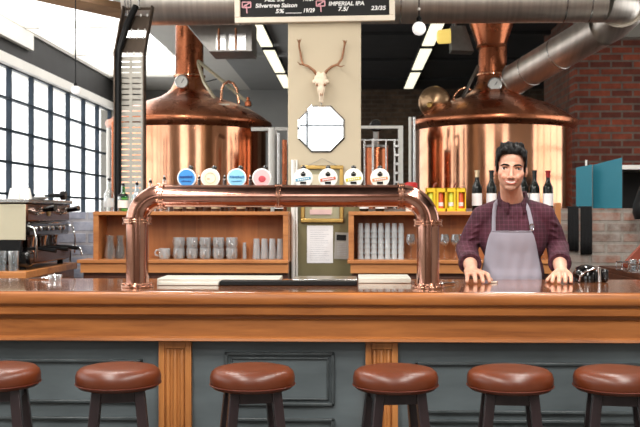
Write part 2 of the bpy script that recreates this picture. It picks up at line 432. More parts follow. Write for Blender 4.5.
# left wall with its long steel window
zt, zb = LW['z1'], LW['z0']
m = MB()
m.box(XL - .2, XL, YF, YB, 0, zb)
m.box(XL - .2, XL, LW['y1'], YB, zb, ZC)
m.box(XL - .2, XL, YF, LW['y0'], zb, ZC)
wl = struct(m.build('wall_left', M['plaster']))
struct(MB().box(XL - .2, XL, LW['y0'], LW['y1'], zt + .11, ZC).build('wall_left', M['beam_dark']))
struct(MB().box(XL - .2, XL + .04, LW['y0'], LW['y1'], zt, zt + .11).build('trim_1', M['ceil_white']))
struct(MB().box(XL, XL + .06, YF, 11.2, ZC - .2, ZC - .002).build('trim_2', M['ceil_white']))
def window(name, frame_name, axis, a0, a1, z0, z1, at, cols, rows, bar=.036):
    """steel window of cols x rows panes in a wall at x=at (axis y) or y=at (axis x)"""
    m = MB(); g = MB()
    def bx(p0, p1, q0, q1, d):
        if axis == 'y': m.box(at - d, at + d, p0, p1, q0, q1)
        else: m.box(p0, p1, at - d, at + d, q0, q1)
    for k in range(cols + 1):
        p = a0 + (a1 - a0) * k / cols
        bx(max(a0, p - bar / 2), min(a1, p + bar / 2), z0, z1, .03)
    for k in range(rows + 1):
        q = z0 + (z1 - z0) * k / rows
        bx(a0, a1, max(z0, q - bar * .4), min(z1, q + bar * .4), .025)
    if axis == 'y': g.box(at - .003, at + .003, a0, a1, z0, z1)
    else: g.box(a0, a1, at - .003, at + .003, z0, z1)
    f = struct(m.build(name, M['win_steel']))
    g.build('window_glass', M['pane'], f)
    return f
# pane grid: 0.75 m wide and 0.355 m high
window('window_1', 'f', 'y', LW['y0'], LW['y1'], zb, zt, XL - .06, 19, 5)
# wall behind the camera and its three windows
m = MB(); m.box(XL - .2, XR + .2, YF - .2, YF, 0, FZ0); m.box(XL - .2, XR + .2, YF - .2, YF, FZ1, ZC)
xs = [XL - .2] + [v for ab in FWN for v in ab] + [XR + .2]
for k in range(0, len(xs), 2): m.box(xs[k], xs[k + 1], YF - .2, YF, FZ0, FZ1)
struct(m.build('wall_front', M['brick_back']))
for k, (a, b2) in enumerate(FWN): window('window_%d' % (k + 2), 'f', 'x', a, b2, FZ0, FZ1, YF - .06, 3, 4)
# right wall
m = MB(); m.box(XR, XR + .2, YF, YB, 0, RW['z0']); m.box(XR, XR + .2, YF, YB, RW['z1'], ZC)
m.box(XR, XR + .2, RW['y1'], YB, RW['z0'], RW['z1']); m.box(XR, XR + .2, YF, RW['y0'], RW['z0'], RW['z1'])
struct(m.build('wall_right', M['plaster']))
window('window_5', 'f', 'y', RW['y0'], RW['y1'], RW['z0'], RW['z1'], XR + .06, 5, 5)
# far walls
struct(MB().box(-.3, XR + .2, YB, YB + .2, 0, ZC).build('wall_back', M['brick_back']))
struct(MB().box(XL - .2, -.3, YB, YB + .2, 0, ZC).build('wall_back_left', M['ceil_grey']))
bx0 = PX(575, 10.0)
struct(MB().box(bx0, XR + .2, 10.0, 10.25, 0, ZC).build('wall_back_right', M['brick_red']))
struct(MB().box(bx0, bx0 + .25, 10.25, 11.6, 0, ZC).build('wall_return', M['brick_red_side']))
struct(MB().box(bx0 - .02, XR, 9.9, 10.0, ZC - .32, ZC - .1).build('trim_3', M['plaster']))
# low brick wall behind the back bar
LY0, LY1 = 6.8, 7.0
lz = PZ(208.5, LY0)
struct(MB().box(PX(300, LY0), XR, LY0, LY1, 0, lz).build('wall_low', M['brick_low']))
struct(MB().box(XL, PX(300, LY0), LY0, LY1, 0, PZ(212, LY0)).build('wall_low_left', M['brick_blue']))
# pillar
PYF = 6.45
px0, px1 = PX(288, PYF), PX(361, PYF)
struct(MB().box(px0, px1, PYF, PYF + .5, 0, ZC).build('pillar', M['pillar'], bevel=.006))
struct(MB().box(px0 - .004, px1 + .004, PYF - .006, PYF + .3, 0, PZ(192, PYF)).build('pillar_olive_shade', M['olive']))  # lower pillar, its shade put into the darker olive coat
# timber roof beams above the left side
m = MB(); m.tube([P(30, -9, 8.6), P(150, 17, 8.6)], .075, 4, up=(0, 1, 0))
struct(m.build('trim_5', M['timber'], smooth=0))

# ------------------------------------------------------------------ the bar counter
BF = 3.80                                             # front edge of the top
BZ = PZ(292, BF)
BX0, BX1 = -2.35, 2.3
BB = 4.56
bar = thing('bar_counter', 'long wooden bar counter with grey painted panels and fluted pilasters', 'bar counter', ((BX0 + BX1) / 2, 4.15, 0))
def zf(y, Y): return PZ(y, Y)
m = MB().box(BX0, BX1, BF + .012, BB, BZ - .05, BZ)
m.build('countertop', M['top_wood'], bar, bevel=.004)
m = MB()                                              # rounded front edge and the mouldings under it
zb1, zb2, zb3, zb4 = zf(306, BF), zf(316.5, BF + .03), zf(319.5, BF + .05), zf(342.3, BF + .05)
prof = [(BF + .012, BZ - .004), (BF + .003, BZ - .010), (BF, BZ - .02), (BF, zb1 + .016), (BF + .004, zb1 + .006), (BF + .012, zb1),
        (BF + .026, zb1 - .001), (BF + .026, zb1 - .008), (BF + .02, zb1 - .014), (BF + .022, zb2 + .008), (BF + .034, zb2), (BF + .12, zb2), (BF + .12, BZ - .004)]
m.prism(prof, BX0, BX1, 'x').build('edge_moulding', M['bar_wood'], bar, smooth=30)
prof = [(BF + .064, zb2), (BF + .064, zb3), (BF + .056, zb3 - .006), (BF + .056, zb4 + .022), (BF + .046, zb4 + .014), (BF + .044, zb4 + .004), (BF + .05, zb4), (BF + .16, zb4), (BF + .16, zb2)]
MB().prism(prof, BX0, BX1, 'x').build('frieze', M['bar_wood'], bar, smooth=30)
PF = BF + .125                                        # plane of the grey panels
MB().box(BX0, BX1, PF, PF + .03, 0.0, zb4).build('front_panel', M['grey_paint'], bar)
MB().box(BX0, BX1, BB - .16, BB - .12, 0.0, BZ - .05).build('back_panel', M['dark_wood'], bar)
MB().box(BX0, BX1, PF - .02, PF, 0.0, .14).build('plinth', M['grey_mould'], bar, bevel=.006)
def moulding(x0, x1, y0, y1, strips=2):
    X0, X1, Z0, Z1 = PX(x0, PF), PX(x1, PF), zf(y1, PF), zf(y0, PF)
    m = MB()
    for k in range(strips):
        d = .022 * k; w = .009 if k else .013; t = .016 if k == 0 else .009
        for (p0, p1, q0, q1) in ((X0 + d, X1 - d, Z1 - d - w, Z1 - d), (X0 + d, X1 - d, Z0 + d, Z0 + d + w), (X0 + d, X0 + d + w, Z0 + d, Z1 - d), (X1 - d - w, X1 - d, Z0 + d, Z1 - d)):
            m.box(p0, p1, PF - t, PF, q0, q1)
    m.build('panel_moulding', M['grey_mould'], bar, bevel=.003)
moulding(-190, 143, 360, 404, 1); moulding(225, 334.5, 352, 405.5, 2); moulding(415, 700, 361, 412, 1)
for (x0, x1) in ((-190, 143), (225, 334.5), (415, 700)):
    moulding(x0, x1, 418, 560, 1)
for x0, x1 in ((158.5, 191), (365.5, 398)):
    X0, X1 = PX(x0, PF - .03), PX(x1, PF - .03); w = X1 - X0
    m = MB().box(X0, X1, PF - .018, PF, 0, zb4); zt1 = zf(349, PF - .03)
    for q in (0, 1): m.box(X0 + q * (w - .024), X0 + q * (w - .024) + .024, PF - .03, PF - .018, 0, zb4)
    m.box(X0 + .024, X1 - .024, PF - .03, PF - .018, zt1, zb4)
    for k in range(3):
        c = X0 + .024 + (w - .048) * (k + .5) / 3
        pts = [(c, PF - .018, 0.16), (c, PF - .018, zt1 - .004)]
        m.tube(pts, .0095, 8)
    m.box(X0 - .006, X1 + .006, PF - .036, PF, 0, .15)
    m.build('pilaster', M['pil_wood'], bar, bevel=.002)

# ------------------------------------------------------------------ bar stools
def make_stool():
    t = thing('bar_stool', 'x', 'bar stool', (0, 0, 0))
    zs = 0.853
    prof = [(0, zs - .002), (.06, zs), (.11, zs - .001), (.136, zs - .007), (.149, zs - .018), (.154, zs - .034), (.154, zs - .052), (.151, zs - .066), (.143, zs - .075), (0, zs - .076)]
    MB().lathe(prof, seg=48).build('seat', M['leather'], t, smooth=60)
    sm = MB(); n = 48
    pts = [(.1545 * math.cos(2 * PI * k / n), .1545 * math.sin(2 * PI * k / n), zs - .062) for k in range(n + 1)]
    sm.tube(pts, .0022, 6, caps=False); sm.build('seam', M['leather_seam'], t)
    a0, a1 = .074, .152; zt = zs - .074
    def at(z, f=1.0): k = (zt - z) / zt; return (a0 + (a1 - a0) * k) * f
    for sx in (-1, 1):
        for sy in (-1, 1):
            m = MB(); w0, w1 = .017, .016
            vs = []
            for z, w in ((zt, .018), (0, .016)):
                c = at(z)
                vs += [(sx * c - w, sy * c - w, z), (sx * c + w, sy * c - w, z), (sx * c + w, sy * c + w, z), (sx * c - w, sy * c + w, z)]
            m.add(vs, [(0, 1, 2, 3), (7, 6, 5, 4), (0, 4, 5, 1), (1, 5, 6, 2), (2, 6, 7, 3), (3, 7, 4, 0)])
            m.build('leg', M['stool_wood'], t, bevel=.003)
    def rail(z, h, w, name):
        m = MB(); c = at(z)
        for q in (-1, 1):
            m.box(-c + .012, c - .012, q * c - w, q * c + w, z - h, z + h)
            m.box(q * c - w, q * c + w, -c + .012, c - .012, z - h, z + h)
        m.build(name, M['stool_wood'], t, bevel=.002)
    rail(zt - .024, .022, .009, 'seat_rail')
    rail(.34, .016, .01, 'footrest')
    return t
stool = Proto(make_stool())
SL = ['brown leather bar stool at the far left, cut by the photo edge', 'second brown leather bar stool from the left, just left of the fluted pilaster',
      'third brown leather bar stool from the left, before the framed grey panel', 'fourth brown leather bar stool from the left, in front of a pilaster',
      'fifth brown leather bar stool from the left, opposite the bartender', 'brown leather bar stool at the far right, cut by the photo edge']
for k, (x, rz) in enumerate(((-2.5, 10), (118.5, 12), (252.5, 14), (395.5, 9), (510, -4), (617, -9))):
    stool.put((PX(x, 3.45), 3.45, 0), math.radians(rz), SL[k], 'bar stools in front of the counter')

# ------------------------------------------------------------------ copper beer tower
TY = 4.02
xa, xb, xl, xr = PX(137.3, TY), PX(428, TY), PX(162, TY), PX(401, TY)
zt = PZ(196, TY); zf_ = PZ(223.5, TY); rp = R(11.2, TY)
tw = thing('beer_tower', 'copper beer tower, a thick pipe bridge bolted to the bar top', 'beer tower', ((xa + xb) / 2, TY, BZ))
def arc(c, r, a0, a1, n=12):
    return [Vector((c[0] + r * math.cos(a0 + (a1 - a0) * k / n), TY, c[1] + r * math.sin(a0 + (a1 - a0) * k / n))) for k in range(n + 1)]
re_ = xl - xa
zfl, zfr = zt - (xl - xa), zt - (xb - xr)
MB().tube([(xl, TY, zt), (xr, TY, zt)], rp, 32, caps=False).build('crossbar', M['copper_pipe'], tw, smooth=60)
MB().tube(arc((xl, zfl), re_, PI, PI / 2), rp, 32, caps=False).build('elbow', M['copper_pipe'], tw, smooth=60)
MB().tube(arc((xr, zfr), xb - xr, PI / 2, 0), rp, 32, caps=False).build('elbow', M['copper_pipe'], tw, smooth=60)
# bend ends: the elbow rises from the post to the bar
for X, zf_ in ((xa, zfl), (xb, zfr)):
    MB().tube([(X, TY, BZ), (X, TY, zf_)], rp, 32, caps=False).build('post', M['copper_pipe'], tw, smooth=60)
def flange(c, ax, name='flange', r=rp * 1.22, nb=8):
    ax = Vector(ax)
    f = MB().lathe([(rp * .9, -.009), (r, -.009), (r, -.0012), (rp * 1.08, -.0012), (rp * 1.08, .0012), (r, .0012), (r, .009), (rp * .9, .009)], c, 32, ax).build(name, M['copper_band'], tw, bevel=.0015)
    q = Vector((0, 0, 1)).rotation_difference(ax)
    for k in range(nb):
        a = 2 * PI * (k + .5) / nb
        p = Vector(c) + q @ Vector((math.cos(a) * (r - .001), math.sin(a) * (r - .001), 0))
        MB().lathe([(.0, -.015), (.006, -.015), (.006, -.0095), (.0035, -.0095), (.0035, .0095), (.006, .0095), (.006, .015), (0, .015)], p, 6, ax).build('bolt', M['copper_band'], f, smooth=0)
flange((xa, TY, zfl), (0, 0, 1)); flange((xb, TY, zfr), (0, 0, 1))
for X in (xl, xr): flange((X, TY, zt), (1, 0, 0), r=rp * 1.12)
flange((PX(279, TY), TY, zt), (1, 0, 0), r=rp * 1.08, nb=6)
for X in (xa, xb):
    f = MB().lathe([(rp * .95, 0), (rp * 1.45, 0), (rp * 1.45, .009), (rp * 1.05, .011), (rp * 1.02, .02), (rp * .95, .02)], (X, TY, BZ + .0003), 32).build('base_flange', M['copper_band'], tw, bevel=.0015)
    for k in range(8):
        a = 2 * PI * (k + .5) / 8
        MB().lathe([(0, 0), (.0065, 0), (.0065, .007), (.004, .009), (0, .009)], (X + math.cos(a) * rp * 1.27, TY + math.sin(a) * rp * 1.27, BZ + .0095), 6).build('bolt', M['copper_band'], f, smooth=0)
# beer taps on the far side of the pipe
TAPS = [(186.8, 'blue', S(58, 138, 206), S(20, 70, 140)), (210.5, 'cream', S(238, 228, 198), S(214, 180, 150)), (236.8, 'light blue', S(140, 200, 226), S(60, 120, 170)), (261.8, 'pink', S(240, 176, 176), S(190, 70, 80)),
        (303.3, 'white with a blue banner', S(240, 238, 232), S(90, 150, 176)), (328, 'white with a red banner', S(240, 238, 232), S(190, 92, 66)), (353.6, 'white with a yellow banner', S(240, 238, 228), S(206, 190, 60)), (380, 'white with an orange banner', S(240, 232, 216), S(214, 140, 92))]
for k, (x, nmx, c0, c1) in enumerate(TAPS):
    Yt = TY + rp + .05
    c = P(x, 178.0, Yt); r = R(9.6, Yt); X = c.x
    side = 'left' if x < 280 else 'right'
    t = thing('beer_tap', 'beer tap with a round %s badge above the copper pipe' % nmx, 'beer tap', (X, TY + rp, zt), 0, 'beer taps along the copper tower')
    MB().tube([(X, TY + rp + .0005, zt), (X, Yt + .03, zt)], .012, 14).tube([(X, Yt + .03, zt + .012), (X, Yt + .03, zt - .02), (X, Yt + .045, zt - .035)], .008, 12).build('spout', M['chrome'], t)
    MB().lathe([(.006, zt + .012), (.009, zt + .03), (.008, c.z - .01), (.01, c.z + r + .002)], (X, Yt + .02, 0), 12).build('handle', M['black'], t)
    kn = (X + (.014 if k < 4 else 0), Yt + .02, c.z + r + .004)
    MB().ell(kn, .0115, .0115, .0105, 14, 10).build('handle_knob', M['gloss_black'], t)
    b = MB().lathe([(0, -.004), (r, -.004), (r, .006), (0, .006)], (X, Yt, c.z), 32, (0, -1, 0)).build('badge', M['white'] if k not in (0, 2) else M['paper'], t, bevel=.0015)
    mm0 = mat('badge_face', c0, .4, 0, .05, 20); mm1 = mat('badge_print', c1, .4, 0, .05, 20)
    MB().lathe([(0, 0), (r * .87, 0), (r * .87, .0012), (0, .0012)], (X, Yt - .0062, c.z), 32, (0, -1, 0)).build('badge_face', mm0, b)
    yy = Yt - .009
    if k == 1:
        MB().tube([(X + r * .55 * math.cos(a), yy, c.z + r * .55 * math.sin(a)) for a in [2 * PI * i / 20 for i in range(21)]], .0012, 6).build('ring_print', mm1, b)
        MB().cbox((X - .008, yy, c.z - .004), .012, .001, .008).build('print', mm1, b)
    elif k == 3:
        MB().ell((X + .002, yy, c.z - .004), r * .38, .001, r * .34).build('print', mm1, b)
    elif k < 4:
        m = MB(); random.seed(k)
        for row, (dz, w, h) in enumerate(((.004, .06, .011), (-.014, .044, .006))):
            xx = -w / 2
            while xx < w / 2 - .003:
                l = random.uniform(.004, .007); m.cbox((X + xx + l / 2, yy, c.z + dz + random.uniform(-.001, .001)), l, .001, h * random.uniform(.6, 1)); xx += l + .0015
        m.build('print', mm1, b, smooth=0)
    else:
        ro = Matrix.Rotation(math.radians(-9), 3, 'Y')
        MB().cbox((X, yy, c.z - .005), r * 1.62, .001, .013, ro).build('banner', mm1, b)
        MB().ell((X, yy - .0002, c.z + .013), .011, .001, .006).build('print', M['black'], b)
        MB().box(X - .013, X + .013, yy - .001, yy, c.z - .026, c.z - .016).build('print', M['black'], b)
        MB().prism([(X - .014, c.z + .016), (X, c.z + .029), (X + .014, c.z + .016), (X, c.z + .021)], yy - .001, yy).build('print', M['black'], b)
        m = MB()
        for q in range(6): m.cbox((X - .021 + q * .0085, yy - .0012, c.z - .0085 + q * .00135), .005, .001, .006)
        m.build('print', M['paper'], b, smooth=0)
# ------------------------------------------------------------------ the back bar
SY = 6.2; SD = .24
TOPZ = PZ(211.5, SY); LOWZ = PZ(260, SY)
def back_bar(label, x0, x1, wx0, wx1, ends, name='back_bar'):
    X0, X1, W0, W1 = PX(x0, SY), PX(x1, SY), PX(wx0, SY), PX(wx1, SY)
    t = thing(name, label, 'shelf unit', ((X0 + X1) / 2, SY + SD / 2, 0), 0, 'back bar units')
    MB().box(X0, X1, SY, SY + SD, TOPZ - .024, TOPZ).build('top_shelf', M['shelf_wood'], t, bevel=.003)
    MB().box(X0 + .002, X1 - .002, SY + SD - .02, SY + SD, LOWZ, TOPZ - .024).build('back_panel', M['panel_wood'], t)
    for X in ends:
        MB().box(X, X + .035, SY + .004, SY + SD - .02, LOWZ, TOPZ - .024).build('side_panel', M['shelf_wood'], t, bevel=.002)
    MB().box(W0, W1, SY - .03, SY + SD, LOWZ - .022, LOWZ).build('worktop', M['shelf_wood'], t, bevel=.003)
    MB().box(W0 + .02, W1, SY - .012, SY + .03, LOWZ - .085, LOWZ - .022).build('apron_board', M['shelf_wood'], t)
    MB().box(W0 + .03, W1 - .005, SY + .02, SY + SD, .08, LOWZ - .022).build('cabinet', M['dark_wood'], t)
    n = max(2, round((W1 - W0) / .45)); w = (W1 - W0 - .06) / n
    for k in range(n):
        a = W0 + .04 + k * w
        d = MB().box(a, a + w - .012, SY, SY + .02, .12, LOWZ - .11).build('door', M['dark_wood'], t, bevel=.003)
        MB().ell((a + w - .05, SY - .012, LOWZ - .2), .012, .012, .012, 12, 8).build('knob', M['gold'], d)
    return t
Xp = PX(93, SY)
back_bar('wooden back bar shelf left of the pillar with glass mugs on it', 93, 288.4, 78, 288.4, [PX(93, SY), PX(283, SY)])
back_bar('wooden back bar shelf right of the pillar, behind the bartender', 348.5, 560, 347.5, 560, [PX(348.5, SY), PX(555, SY)])
post = MB().box(PX(554.5, SY), PX(560, SY), SY - .03, SY - .001, LOWZ + .0005, PZ(203, SY)).build('wooden_post', M['pil_wood'], None, (PX(557, SY), SY - .015, LOWZ + .0005), bevel=.003)
tag(post, 'pale upright wooden post at the right end of the back bar, beside the black towels', 'post')

def sY(d=.2): return SY + d
# ---- bottles
def bottle(name, label, H, r, neck, body, lab=None, foil=None, cap=None, green=False, pourer=False, collar=None):
    t = thing(name, label, 'bottle')
    hs = H * .56
    prof = [(0, .004), (r * .6, .002), (r * .94, 0), (r, .006), (r, hs), (r * .93, hs + H * .05), (r * .62, hs + H * .12), (neck * 1.05, hs + H * .2), (neck, hs + H * .24), (neck, H * .955), (neck * 1.18, H * .957), (neck * 1.18, H * .985), (neck, H * .99), (0, H * .992)]
    MB().lathe(prof, seg=24).build('body', body, t, smooth=50)
    if lab is not None: MB().shell([(r + .0006, H * .14), (r + .0006, H * .44)], seg=24).build('paper_label', lab, t)
    if collar is not None: MB().shell([(neck * 1.08, hs + H * .25), (neck * 1.08, hs + H * .31)], seg=16).build('neck_label', collar, t)
    if foil is not None: MB().lathe([(neck * 1.1, hs + H * .27), (neck * 1.1, H * .95), (neck * 1.32, H * .955), (neck * 1.32, H * .99), (neck * 1.1, H), (0, H)], seg=18).build('foil_cap', foil, t)
    if cap is not None: MB().lathe([(neck * 1.25, H * .95), (neck * 1.25, H * 1.01), (0, H * 1.012)], seg=18).build('cap', cap, t)
    if pourer:
        MB().lathe([(neck * .8, H * .99), (neck * .9, H * 1.03), (neck * .4, H * 1.05), (neck * .3, H * 1.15), (0, H * 1.152)], seg=14).build('pourer', M['chrome'], t)
        MB().ell((0, 0, H * 1.06), neck * .9, neck * .9, neck * .8, 12, 8).build('stopper', M['black'], t)
    return t
WH = R(41, sY())
wine_w = bottle('wine_bottle', 'dark wine bottle with a pale foil top left of the bartender', WH, .0335, .0135, M['bottle_dark'], M['paper'], M['foil'])
wine_w.location = (PX(477, sY()), sY(), TOPZ + .0005)
wine_w['group'] = 'wine bottles on the right shelf'
wb = Proto(bottle('wine_bottle', 'x', WH, .0335, .0135, M['bottle_dark'], M['paper'], M['bottle_dark']))
for x, l in ((491.5, 'dark wine bottle with a white label touching the left of the bartender\'s head'), (523.6, 'dark wine bottle half hidden behind the bartender\'s neck'), (534.5, 'green black wine bottle with a white label to the right of the bartender')):
    wb.put((PX(x, sY(.2)), sY(.2), TOPZ + .0005), random.random() * 6, l, 'wine bottles on the right shelf')
wr = bottle('wine_bottle', 'dark wine bottle with red foil and a red edged label, rightmost on the shelf', WH * .99, .0335, .0135, M['bottle_dark'], M['paper'], M['foil_red'])
wr.location = (PX(548, sY()), sY(), TOPZ + .0005); wr['group'] = 'wine bottles on the right shelf'
sp = [('clear spirit bottle with a steel pourer, leftmost on the back bar', 109, 205, .034, M['glass'], M['glass_cloudy']),
      ('green spirit bottle with a white label and pourer beside the cable tray', 123.3, 184, .037, M['glass_green'], M['white']),
      ('pale blue spirit bottle with a pourer right of the green bottle', 137, 184, .037, M['glass_blue'], M['glass_cloudy']),
      ('clear bottle with a slim pourer behind the curve of the copper pipe', 150.5, 182, .034, M['glass'], M['white']),
      ('clear bottle with a black stopper just above the start of the copper crossbar', 164.5, 178, .034, M['glass'], M['paper'])]
for k, (l, x, yt, r, body, lab) in enumerate(sp):
    yt = [181, 186, 185, 183, 180][k]
    h = PZ(yt, sY()) - TOPZ
    b = bottle('spirit_bottle', l, h, r, .0125, body, lab, pourer=True, cap=None)
    if k == 1: MB().lathe([(r * 1.01, h * .6), (r * .7, h * .7)], seg=20).build('shoulder_seal', M['black'], b)
    b.location = (PX(x, sY()), sY(), TOPZ + .0005); b['group'] = 'spirit bottles at the left end'
# bottles behind the crossbar: mostly their feet show under the pipe
mb_ = [Proto(bottle('mixer_bottle', 'x', .135, .03, .011, M['bottle_dark'], M['paper'], cap=M['foil'])),
       Proto(bottle('mixer_bottle', 'x', .135, .03, .011, M['bottle_brown'], M['foil'], cap=M['black']))]
tall = {2: 199, 4: 224.5, 6: 250}
tp = Proto(bottle('spirit_bottle', 'x', .215, .03, .011, M['bottle_brown'], M['paper'], pourer=True))
for k in range(9):
    x = 178 + 12.6 * k
    loc = (PX(x, sY(.1)), sY(.1), TOPZ + .0005)
    if k in tall: tp.put((PX(tall[k] + .2, sY(.19)), sY(.19), TOPZ + .0005), k, 'brown spirit bottle with pourer showing above the pipe between %s badges' % {2: 'blue and cream', 4: 'cream and light blue', 6: 'light blue and pink'}[k], 'bottles behind the copper pipe')
    else: mb_[k % 2 if k else 1].put(loc, k, '%s small mixer bottle from the left, its foot showing under the copper pipe' % ORD[{0: 0, 1: 1, 3: 2, 5: 3, 7: 4, 8: 5}[k]], 'bottles behind the copper pipe')
for x, l in ((364, 'small mixer bottle under the pipe, nearer the pillar on the right shelf'), (380, 'small mixer bottle under the pipe, second from the pillar on the right shelf')):
    mb_[0].put((PX(x, sY(.12)), sY(.12), TOPZ + .0005), 1, l, 'bottles behind the copper pipe')
# red capped small canister at the bend
t = thing('canister', 'small red topped canister behind the right bend of the copper pipe', 'canister', (PX(411, sY()), sY(), TOPZ + .0005))
h = PZ(183.5, sY()) - TOPZ
MB().lathe([(0, 0), (.036, 0), (.036, h * .8), (.03, h * .84), (0, h * .84)], (t.location.x, sY(), TOPZ + .0005), 24).build('body', M['white'], t, bevel=.002)
MB().lathe([(0, h * .84), (.046, h * .84), (.046, h), (.03, h * 1.04), (0, h * 1.04)], (t.location.x, sY(), TOPZ + .0005), 24).build('lid', M['red'], t, bevel=.002)
# yellow display carriers
for k, (x0, x1, lb) in enumerate(((426, 446, 'yellow bottle carrier nearer the copper pipe'), (446.4, 466, 'yellow bottle carrier nearer the bartender'))):
    X0, X1 = PX(x0, SY + .05), PX(x1, SY + .05); z0, z1 = TOPZ + .0005, PZ(188, SY + .05); Yc = SY + .05
    t = thing('bottle_carrier', lb + ', on the shelf right of the copper tower', 'carrier box', ((X0 + X1) / 2, Yc + .06, z0), 0, 'yellow bottle carriers')
    m = MB().box(X0, X1, Yc + .006, Yc + .062, z0, z0 + .02)
    m.box(X0, X1, Yc + .056, Yc + .062, z0, z1).box(X0, X1, Yc, Yc + .006, z1 - .028, z1).box(X0, X1, Yc, Yc + .006, z0, z0 + .018).box((X0 + X1) / 2 - .016, (X0 + X1) / 2 + .016, Yc, Yc + .006, z0 + .018, z1 - .028)
    m.box(X0, X0 + .006, Yc, Yc + .062, z0, z1).box(X1 - .006, X1, Yc, Yc + .062, z0, z1).box((X0 + X1) / 2 - .004, (X0 + X1) / 2 + .004, Yc, Yc + .056, z0, z1).box(X0, X1, Yc, Yc + .062, z1 - .004, z1)
    m.build('box', M['yellow'], t, bevel=.001)
    for q, c in ((0, 'lime'), (1, 'orange')):
        xx = X0 + (X1 - X0) * (.27 + .46 * q)
        b = MB().lathe([(0, .0205), (.021, .0205), (.021, z1 - z0 - .045), (.014, z1 - z0 - .03), (0, z1 - z0 - .03)], (xx, Yc + .031, z0), 20).build('can', M[c], t)
        MB().shell([(.0215, .035), (.0215, .06)], (xx, Yc + .031, z0), 20).build('can_label', M['paper'], b)
    MB().tube([(X0 + .05, Yc + .03, z1), (X0 + .056, Yc + .03, z1 + .02), (X0 + .072, Yc + .03, z1 + .035)], .006, 8).build('handle', M['terracotta'], t)

# ---- glasses
def pint(name, H, r0, r1, m, mug=False):
    t = thing(name, 'x', 'glass')
    MB().shell([(0, H * .04), (r0 * .8, H * .04), (r0 * .86, H * .1), (r1 - .003, H * .985), (r1, H), (r1 + .0006, H * .98), (r0, H * .06), (r0 * .96, 0), (0, 0)], seg=24).build('bowl' if not mug else 'body', m, t, smooth=60)
    return t
def mug_glass():
    t = thing('glass_mug', 'x', 'mug'); H, r = .071, .0385
    m = MB().shell([(0, .01), (r * .82, .01), (r * .84, H * .98), (r, H), (r * 1.03, H * .8), (r * .97, H * .72)], seg=24)
    m.shell([(r * .97, H * .72), (r * 1.02, H * .45), (r * .9, H * .2), (r * .94, .004), (r * .86, 0), (0, 0)], seg=24)
    m.build('body', M['glass_mug'], t, smooth=60)
    pts = [(r * .92, 0, H * .82), (r + .016, 0, H * .84), (r + .026, 0, H * .6), (r + .022, 0, H * .36), (r * .9, 0, H * .26)]
    MB().tube(pts, .0058, 10).build('handle', M['glass_mug'], t, smooth=60)
    m = MB()
    for row in (0.32, 0.6):
        for k in range(9):
            a = 2 * PI * k / 9 + .35
            m.ell((math.cos(a) * r * .99, math.sin(a) * r * .99, H * row), .0075, .0075, .0085, 8, 6)
    m.build('dimples', M['glass'], t)
    return t
mug = Proto(mug_glass())
mx = [179, 192.2, 205.4, 218.6, 231.8]
for k, x in enumerate(mx):
    mug.put((PX(x, sY(.14)), sY(.14), LOWZ + .0005), -1.75 + .1 * k, 'dimpled glass mug, %s from the left in the bottom row of the stacked pairs' % ORD[k], 'glass mugs on the left shelf')
for k, x in enumerate(mx):
    mug.put((PX(x, sY(.14)), sY(.14), LOWZ + .0725), -1.25 - .12 * k, 'dimpled glass mug, %s from the left in the top row of the stack' % ORD[k], 'glass mugs on the left shelf')
mug.put((PX(164.5, sY(.12)), sY(.12), LOWZ + .0005), 3.5, 'single dimpled glass mug standing left of the stacked mugs', 'glass mugs on the left shelf')
pg = Proto(pint('pint_glass', .135, .026, .020, M['glass_mug']))
for k, x in enumerate((256.5, 264.4, 272.3, 280.2)):
    pg.put((PX(x, sY(.14)) , sY(.14), LOWZ + .0005), 0, 'upturned pint glass, %s from the left in the group beside the pillar' % ORD[k], 'pint glasses on the left shelf')
tag(pg.put((PX(244.5, sY(.16)), sY(.16), LOWZ + .0005), 0, 'slim clear glass standing alone between the mugs and the pint glasses', 'pint glasses on the left shelf', (.55, .55, .8)), 'slim clear glass standing alone between the mugs and the pint glasses', 'glass')
def carafe():
    t = thing('glass_carafe', 'x', 'carafe')
    MB().shell([(0, .006), (.03, .004), (.034, .02), (.032, .06), (.024, .1), (.021, .125), (.03, .155), (.031, .156), (.022, .125), (.025, .1), (.034, .06), (.036, .02), (.033, 0), (0, 0)], seg=24).build('body', M['glass_thick'], t, smooth=60)
    return t
ca = Proto(carafe())
ca.put((PX(110, sY(.1)), sY(.1), LOWZ + .0005), 0, 'clear glass carafe at the left end of the back bar', 'glass carafes')
ca.put((PX(120.5, sY(.15)), sY(.15), LOWZ + .0005), 0, 'clear glass carafe close beside the left post of the copper tower', 'glass carafes')
# seven stacks of nested cups
def cup():
    t = thing('plastic_cup', 'x', 'cup')
    MB().shell([(0, .0615), (.0135, .0615), (.0150, .060), (.0200, .006), (.0218, .004), (.0218, 0), (.0200, 0), (.0140, .0590), (0, .0600)], seg=20).build('body', M['glass_cloudy'], t, smooth=50)
    return t
cp = Proto(cup())
for c in range(7):
    for r in range(6):
        cp.put((PX(360.6 + 6.75 * c, sY(.13)), sY(.13), LOWZ + .0005 + .0355 * r), random.random() * 6, 'clear cup, %s from the bottom of the %s nested stack from the left' % (ORD[r], ORD[c]), 'nested stacks of clear cups')
def wine_glass():
    t = thing('wine_glass', 'x', 'wine glass')
    MB().shell([(0, .088), (.018, .093), (.031, .112), (.033, .13), (.027, .166), (.0276, .166), (.0338, .13), (.032, .111), (.018, .0915), (0, .086)], seg=24).build('bowl', M['glass_thick'], t, smooth=60)
    MB().lathe([(0, 0), (.03, .0005), (.03, .002), (.006, .006), (.0036, .02), (.0036, .075), (.006, .087), (0, .087)], seg=20).build('stem', M['glass'], t, smooth=60)
    return t
wg = Proto(wine_glass())
